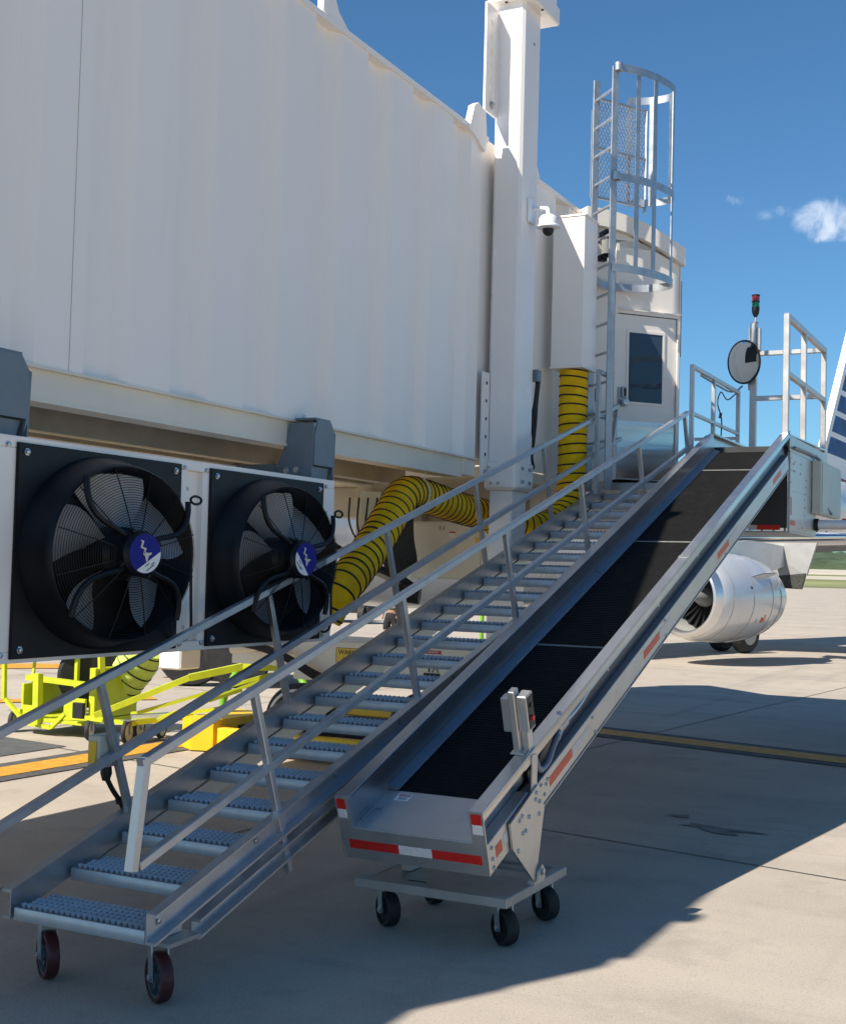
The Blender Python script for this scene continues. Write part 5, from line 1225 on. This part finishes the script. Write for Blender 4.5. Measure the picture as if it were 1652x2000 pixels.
# lime posts, cone, red vehicle and a person beyond
for (x, y, h_, lab) in ((-14.55, 28.15, 0.92, 'short lime green bollard on the sunny apron, left of the taller green one'), (-12.0, 27.0, 1.42, 'taller lime green bollard under the right end of the cream cabinet')):
    b = MB(); b.lathe([(0.07, 0), (0.07, 0.01), (0.05, 0.012), (0.055, h_ - 0.05), (0.04, h_ - 0.01), (0, h_)], (x, y, 0), (0, 0, 1), 20)
    tag(b.build('bollard', M_green), lab, 'bollard', 'lime green bollards')
rc = thing('baggage_tractor', 'red and black baggage tractor far beyond the right-hand fan', 'tractor', (-19.6, 33.0, 0))
b = MB(); b.box(-20.2, -19.1, 32.5, 34.2, 0.35, 0.75, 0.05); b.box(-20.0, -19.3, 33.2, 34.1, 0.75, 1.2, 0.05); b.build('body', M_red_car, rc)
b = MB(); b.box(-19.1, -18.0, 32.6, 33.6, 0.3, 0.5, 0.02); b.build('drawbar', M_black, rc)
for x, y in ((-20.0, 32.6), (-19.3, 32.6), (-18.2, 32.7)):
    b = MB(); b.cyl((x - 0.09, y, 0.27), (x + 0.09, y, 0.27), 0.27, 20); b.build('wheel', M_rubber, rc)

# person walking on the apron (skinned body, clothes as separate shells)
pn = thing('person', 'person in olive shirt and black shorts walking on the sunny apron behind the stairs', 'person', (-12.0, 23.0, 0))
PX, PY = -12.05, 22.75
def skin(name, verts, edges, rad, m_, sub=1):
    me = bpy.data.meshes.new(name); me.from_pydata([(PX - pn['_b'][0] + v[0], PY - pn['_b'][1] + v[1], v[2]) for v in verts], edges, [])
    o = bpy.data.objects.new('tmp', me); COL.objects.link(o)
    sk_ = o.modifiers.new('s', 'SKIN'); sk_.use_smooth_shade = True
    for d_, r_ in zip(me.skin_vertices[0].data, rad): d_.radius = r_ if isinstance(r_, tuple) else (r_, r_)
    me.skin_vertices[0].data[0].use_root = True
    ss = o.modifiers.new('u', 'SUBSURF'); ss.levels = sub; ss.render_levels = sub
    dg = bpy.context.evaluated_depsgraph_get(); m2 = bpy.data.meshes.new_from_object(o.evaluated_get(dg)); bpy.data.objects.remove(o)
    m2.name = name; m2.materials.clear(); m2.materials.append(m_)
    for p in m2.polygons: p.use_smooth = True
    q = bpy.data.objects.new(name, m2); COL.objects.link(q); q.parent = pn; q['_b'] = pn['_b']; return q
V_ = [(0, 0, 0.69), (0, 0, 0.86), (0, 0, 1.03), (0, -0.005, 1.11), (0, -0.01, 1.20), (0, 0, 1.27),
      (-0.075, 0, 0.64), (-0.09, -0.05, 0.36), (-0.085, 0.03, 0.07), (-0.085, -0.07, 0.03),
      (0.075, 0, 0.64), (0.09, 0.03, 0.36), (0.085, 0.11, 0.07), (0.085, 0.02, 0.03),
      (-0.15, 0, 1.03), (-0.19, 0.05, 0.83), (-0.18, -0.03, 0.66), (-0.175, -0.05, 0.60),
      (0.15, 0, 1.03), (0.19, -0.02, 0.83), (0.18, -0.10, 0.68), (0.175, -0.12, 0.62)]
E_ = [(0, 1), (1, 2), (2, 3), (3, 4), (4, 5), (0, 6), (6, 7), (7, 8), (8, 9), (0, 10), (10, 11), (11, 12), (12, 13), (2, 14), (14, 15), (15, 16), (16, 17), (2, 18), (18, 19), (19, 20), (20, 21)]
Rr = [(0.10, 0.07), (0.095, 0.065), (0.11, 0.07), 0.045, (0.062, 0.075), (0.045, 0.05), 0.068, 0.048, 0.03, (0.03, 0.025), 0.068, 0.048, 0.03, (0.03, 0.025), 0.045, 0.032, 0.024, 0.022, 0.045, 0.032, 0.024, 0.022]
skin('body', V_, E_, Rr, M_skin)
skin('shirt', [(0, 0, 0.74), (0, 0, 0.88), (0, 0, 1.04), (-0.15, 0, 1.035), (-0.175, 0.03, 0.90), (0.15, 0, 1.035), (0.175, -0.015, 0.90)], [(0, 1), (1, 2), (2, 3), (3, 4), (2, 5), (5, 6)], [(0.118, 0.088), (0.112, 0.085), (0.12, 0.082), 0.06, 0.055, 0.06, 0.055], M_olive)
skin('shorts', [(0, 0, 0.76), (0, 0, 0.68), (-0.08, 0, 0.62), (-0.095, -0.035, 0.36), (0.08, 0, 0.62), (0.095, 0.02, 0.36)], [(0, 1), (1, 2), (2, 3), (1, 4), (4, 5)], [(0.112, 0.085), (0.118, 0.09), 0.088, 0.085, 0.088, 0.085], M_short)
b = MB(); b.lathe([(0.066, 0), (0.078, 0.05), (0.07, 0.09), (0.04, 0.115), (0, 0.12)], (PX, PY + 0.008, 1.195), (0, 0, 1), 20); b.build('hair', M_black, pn)
for sx, sy in ((-0.085, -0.02), (0.085, 0.06)):
    b = MB(); b.box(PX + sx - 0.035, PX + sx + 0.035, PY + sy - 0.11, PY + sy + 0.075, 0.0, 0.055, 0.018); b.build('shoe', M_black, pn)

# ------------------------------------------------------------------ airliner
TA = R(13); TD = Vector((math.sin(TA), math.cos(TA), 0)); ND = Vector((math.cos(TA), -math.sin(TA), 0))    # tailwards, and outboard to the near side
ap = thing('airliner', 'silver airliner with blue striped tail parked beyond the belt loader', 'airplane', (-8.32, 28.33, 0))
CL = Vector((-8.32, 28.33, 0))
def AP(t, l, z): return CL + TD * t + ND * l + Vector((0, 0, z))
# fuselage
b = MB(); rings = []; SEG = 40
for t, r_, zc in ((-13.2, 0.02, 2.1), (-13.0, 0.32, 2.12), (-12.5, 0.62, 2.18), (-11.6, 0.96, 2.26), (-10.4, 1.22, 2.33), (-9.0, 1.35, 2.36), (-7, 1.37, 2.37), (0, 1.37, 2.37), (1.5, 1.34, 2.42), (3.2, 1.12, 2.85), (5, 0.95, 3.25), (8.5, 0.82, 3.55), (11, 0.66, 3.7), (13.5, 0.42, 3.8), (15.5, 0.2, 3.85), (16, 0.03, 3.86)):
    rings.append([b.v(AP(t, r_ * math.cos(2 * PI * k / SEG), zc + r_ * 1.06 * math.sin(2 * PI * k / SEG))) for k in range(SEG)])
for p, q in zip(rings, rings[1:]):
    for k in range(SEG): b._f([p[k], p[(k + 1) % SEG], q[(k + 1) % SEG], q[k]])
fz = b.build('fuselage', M_plane, ap)
b = MB()
for k in range(26):
    t = -9.5 + k * 0.62; b.box(0, 1, 0, 1, 0, 1) if False else None
    c = AP(t, 1.345, 2.75); b.bar(c, c + TD * 0.10, 0.01, 0.15)
b.build('cabin_window', M_black, fz)
# belly fairing
b = MB(); b.lathe([(0.3, -3.4), (0.8, -2.6), (0.95, -1), (0.9, 0.6), (0.5, 1.4), (0.1, 1.8)], AP(0, 0, 1.75), TD, 28); b.build('belly_fairing', M_plane, fz)
# wing: leading edge bar, skin, flap, fairings
WZ = 2.40
sw = TD * 0.50 + ND * 0.866
def wing_pt(s_, c, z): return AP(-0.9, 1.2, 0) + (ND * s_ + TD * (s_ * 0.50)) + TD * c + Vector((0, 0, z + s_ * 0.035))
def chord(s_): return 4.6 - 0.30 * s_ if s_ < 4.5 else 3.25 - 0.18 * (s_ - 4.5)
b = MB(); st_ = [0, 1.5, 3, 4.5, 7, 10]
def sec(s_, c0, c1, n=8):
    ch = chord(s_); out_ = []
    for i in range(n + 1):
        c = c0 + (c1 - c0) * i / n; tt = 0.07 * ch * (math.sqrt(max(0, c)) * (1 - c) * 2.0 + 0.05)
        out_.append((wing_pt(s_, c * ch, WZ + tt * 0.62), wing_pt(s_, c * ch, WZ - tt * 0.5)))
    return out_
pv = None
for s_ in st_:
    sc_ = sec(s_, 0.06, 0.80); row = [b.v(p[0]) for p in sc_] + [b.v(p[1]) for p in sc_[::-1]]
    if pv:
        for k in range(len(row)): b._f([pv[k], pv[(k + 1) % len(row)], row[(k + 1) % len(row)], row[k]])
    pv = row
wg = b.build('wing', M_plane, ap)
b = MB(); pv = None
for s_ in st_:
    sc_ = sec(s_, 0.0, 0.0605, 5); row = [b.v(p[0]) for p in sc_] + [b.v(p[1]) for p in sc_[::-1]]
    if pv:
        for k in range(len(row)): b._f([pv[k], pv[(k + 1) % len(row)], row[(k + 1) % len(row)], row[k]])
    pv = row
b.build('leading_edge', M_chrome, wg)
b = MB()
def flap(s0, s1, drop):
    P = [wing_pt(s0, chord(s0) * 0.80, WZ), wing_pt(s1, chord(s1) * 0.80, WZ), wing_pt(s1, chord(s1) * 0.98, WZ - drop), wing_pt(s0, chord(s0) * 0.98, WZ - drop)]
    a = [b.v(p + Vector((0, 0, 0.04))) for p in P]; c = [b.v(p - Vector((0, 0, 0.05 if i < 2 else 0.02))) for i, p in enumerate(P)]
    b._f(a); b._f(c[::-1])
    for k in range(4): b._f([a[k], a[(k + 1) % 4], c[(k + 1) % 4], c[k]])
flap(0.6, 3.6, 0.16); flap(4.0, 7.5, 0.14)
b.build('flap', M_planew, wg)
for s_ in (3.9, 6.4):
    b = MB(); c = wing_pt(s_, chord(s_) * 0.55, WZ - 0.16)
    b.lathe([(0.0, -0.1), (0.10, 0.1), (0.17, 0.6), (0.18, 1.2), (0.12, 1.9), (0.0, 2.4)], c, TD + Vector((0, 0, -0.12)), 18); b.build('flap_track_fairing', M_planew, wg)
# nacelle: modelled about its own axis, inlet facing the nose
NC = Vector((-5.93, 24.42, 1.22)); ax = Vector((math.sin(R(17)), math.cos(R(17)), 0))
en = MB(); en.lathe([(0.665, -1.30), (0.741, -1.22), (0.7932, -0.95), (0.8265, -0.5), (0.836, 0.0), (0.8075, 0.45), (0.722, 0.95), (0.627, 1.25)], NC, ax, 64, caps=False)
ng = en.build('engine_nacelle', M_plane, ap)
b = MB(); b.lathe([(0.6128, -1.18), (0.6032, -1.28), (0.6128, -1.36), (0.6412, -1.395), (0.6792, -1.38), (0.7125, -1.32), (0.7419, -1.218)], NC, ax, 64, caps=False); b.build('inlet_lip', M_lip, ng)
b = MB(); b.lathe([(0.6128, -1.18), (0.5985, -0.7), (0.5985, -0.55)], NC, ax, 64, caps=False); b.build('inlet_duct', M_planew, ng)
b = MB(); b.lathe([(0.5985, -0.50), (0, -0.499)], NC, ax, 40, caps=False); b.build('fan_back', M_dark, ng)
fb = MB(); a1 = ax.cross(Vector((0, 0, 1))).normalized(); a2 = ax.cross(a1)
for k in range(24):
    a = 2 * PI * k / 24; pv = None
    for i in range(5):
        r_ = 0.18 + 0.44 * i / 4; w_ = 0.05 + 0.03 * i / 4; tw = 0.5 + 0.5 * i / 4
        c = NC + ax * -0.62 + (a1 * math.cos(a + 0.15 * i / 4) + a2 * math.sin(a + 0.15 * i / 4)) * r_
        tg_ = (a2 * math.cos(a) - a1 * math.sin(a)); d_ = (tg_ * math.sin(tw) + ax * math.cos(tw)) * w_
        p = (fb.v(c - d_), fb.v(c + d_))
        if pv: fb._f([pv[0], pv[1], p[1], p[0]])
        pv = p
fb.build('fan_blades', mat('titanium_blade', (0.07, 0.07, 0.075), 0.4, metal=0.7), ng)
b = MB(); b.lathe([(0, -1.06), (0.0475, -1.0), (0.114, -0.84), (0.1615, -0.70), (0.1805, -0.60)], NC, ax, 32); b.build('spinner', M_fandark, ng)
b = MB(); b.lathe([(0.627, 1.24), (0.475, 1.30), (0.4465, 1.55), (0.361, 1.78), (0.247, 1.80), (0.095, 2.05), (0, 2.1)], NC, ax, 48, caps=False); b.build('exhaust_nozzle', M_lip, ng)
b = MB()   # panel lines
for t, r_ in ((-0.95, 0.794), (-0.30, 0.833), (0.42, 0.811), (0.86, 0.742)):
    b.tube([NC + ax * t + (a1 * math.cos(q) + a2 * math.sin(q)) * (r_ + 0.0) for q in [2 * PI * k / 64 for k in range(64)]], 0.0045, 4, closed=True)
b.build('panel_line', M_pline, ng)
b = MB(); q0 = NC + ax * -0.15 + (Vector((0, 0, 1)) * 0.40 + ND * 0.72) * 1.0; b.poly([q0 - ax * 0.15 , q0 + ax * 0.5, q0 + ax * 0.52 + (ND * 0.16 + Vector((0, 0, 0.09))), q0 + ax * 0.05 + (ND * 0.13 + Vector((0, 0, 0.07)))])
b.poly([q0 + ax * 0.5 + Vector((0, 0, -0.012)), q0 - ax * 0.15 + Vector((0, 0, -0.012)), q0 + ax * 0.05 + (ND * 0.13 + Vector((0, 0, 0.058))), q0 + ax * 0.52 + (ND * 0.16 + Vector((0, 0, 0.078)))]); b.build('strake', M_plane, ng)
def on_nac(t, ang, r_): return NC + ax * t + (Vector((0, 0, 1)) * math.sin(ang) + ND * math.cos(ang)) * r_
def ndecal(t, ang, w_, h_, m_, nm, r_=0.842):
    b = MB(); P = []
    for dt, da in ((-w_, -h_), (w_, -h_), (w_, h_), (-w_, h_)): P.append(on_nac(t + dt / 2, ang + da / 2 / r_, r_))
    b.poly(P); return b.build(nm, m_, ng, smooth=0)
ndecal(0.08, R(-28), 0.07, 0.10, M_redo, 'red_stencil', 0.841); ndecal(0.16, R(-26), 0.03, 0.16, M_redo, 'red_stencil', 0.841); ndecal(-0.12, R(-29), 0.02, 0.09, M_planew, 'grey_stencil', 0.843)
ndecal(-0.42, R(14), 0.05, 0.05, M_black, 'vent', 0.840)
# pylon
b = MB(); py = [(-0.75, 0.80), (-0.2, 1.02), (0.9, 1.10), (2.6, 1.0), (2.6, 0.72), (1.3, 0.45), (0.4, 0.70)]
for s_ in (-0.09, 0.09): b.poly([NC + ax * t + ND * s_ + Vector((0, 0, z)) for t, z in py])
for i in range(len(py)):
    (t0, zz0), (t1, zz1) = py[i], py[(i + 1) % len(py)]
    b.poly([NC + ax * t0 - ND * 0.09 + Vector((0, 0, zz0)), NC + ax * t1 - ND * 0.09 + Vector((0, 0, zz1)), NC + ax * t1 + ND * 0.09 + Vector((0, 0, zz1)), NC + ax * t0 + ND * 0.09 + Vector((0, 0, zz0))])
b.build('engine_pylon', M_plane, ap)
# inboard flap lowered behind the engine, with dark trailing seals
FB = [Vector((-4.85, 26.9, 2.05)), Vector((-4.12, 26.75, 2.12))]
b = MB(); TH = TD * 0.06
PP = [Vector((-5.85, 26.6, 2.32)), Vector((-4.55, 26.25, 2.32)), Vector((-4.76, 26.35, 1.68)), Vector((-5.50, 26.65, 1.60))]
a = [b.v(p) for p in PP]; c = [b.v(p + TH) for p in PP]; b._f(a); b._f(c[::-1])
for k in range(4): b._f([a[k], a[(k + 1) % 4], c[(k + 1) % 4], c[k]])
b.build('inboard_flap', M_planew, ap)
b = MB(); PP = [Vector((-5.49, 26.64, 1.64)), Vector((-4.77, 26.34, 1.72)), Vector((-4.86, 26.37, 1.40)), Vector((-5.45, 26.66, 1.42))]
a = [b.v(p - TH * 0.2) for p in PP]; c = [b.v(p + TH) for p in PP]; b._f(a); b._f(c[::-1])
for k in range(4): b._f([a[k], a[(k + 1) % 4], c[(k + 1) % 4], c[k]])
b.build('trailing_seal', mat('dark_seal', (0.05, 0.048, 0.045), 0.6, var=0.4, scale=14), ap)
# landing gear
for (gx, gy, side) in ((-6.30, 27.90, 1), (-6.86, 28.18, 0)):
    c = Vector((gx, gy, 0.42)); d_ = (ND * 0.82 + TD * -0.1).normalized()
    b = MB(); b.lathe([(0.20, -0.14), (0.36, -0.135), (0.405, -0.09), (0.42, 0), (0.405, 0.09), (0.36, 0.135), (0.20, 0.14)], c, d_, 36); w_ = b.build('main_wheel', M_rubber, ap)
    b = MB(); b.lathe([(0.25, 0.13), (0.23, 0.15), (0.10, 0.155), (0, 0.15)], c, d_, 28); b.build('hub_cap', M_planew, w_)
b = MB(); b.bar((-6.58, 28.04, 0.42), (-6.9, 28.6, 1.7), 0.12); b.build('gear_strut', M_whtd, ap)
# tail fin with slanting stripes
b = MB(); F_ = [(5.6, 3.70), (8.75, 5.05), (11.4, 9.9), (14.0, 9.9), (14.2, 3.6)]
def fin(b, poly, off, w_=0.10):
    a = [b.v(AP(t, w_ + off, z)) for t, z in poly]; c = [b.v(AP(t, -w_ - off, z)) for t, z in poly]
    b._f(a); b._f(c[::-1])
    for k in range(len(poly)): b._f([a[k], a[(k + 1) % len(poly)], c[(k + 1) % len(poly)], c[k]])
fin(b, F_, 0); tf = b.build('tail_fin', M_lbl_w, ap, smooth=20)
def le(z): return 8.75 + (z - 5.05) * (2.65 / 4.85) if z > 5.05 else 5.6 + (z - 3.7) * 3.15 / 1.35
sp = 0.62
for k in range(10):
    z0_ = 5.12 + k * sp; b = MB(); n_ = 8
    lo = [(le(z0_) + 0.22 + (13.6 - le(z0_)) * i / n_, z0_ - 0.42 * (i / n_) ** 1.1) for i in range(n_ + 1)]
    hi = [(le(z0_ + 0.47) + 0.22 + (13.6 - le(z0_ + 0.47)) * i / n_, z0_ + 0.47 - 0.42 * (i / n_) ** 1.1) for i in range(n_ + 1)]
    if z0_ + 0.4 > 9.2: break
    for s_ in (0.104,):
        for i in range(n_): b.quad(AP(lo[i][0], s_, lo[i][1]), AP(lo[i + 1][0], s_, lo[i + 1][1]), AP(hi[i + 1][0], s_, hi[i + 1][1]), AP(hi[i][0], s_, hi[i][1]))
    b.build('blue_stripe', M_blue, tf, smooth=0)
b = MB(); b.quad(AP(9.75, 0.107, 4.02), AP(13.4, 0.107, 3.7), AP(13.4, 0.107, 4.15), AP(9.75, 0.107, 4.50)); b.build('red_stripe', M_tred, tf, smooth=0)

# ------------------------------------------------------------------ bring everything to metres, drop helper properties
done = set()
for o in list(bpy.data.objects):
    if o == cam or o == so: continue
    if o.type == 'MESH' and o.data.name not in done:
        done.add(o.data.name); o.data.transform(Matrix.Scale(S, 4))
    o.location = o.location * S
    if '_b' in o: del o['_b']
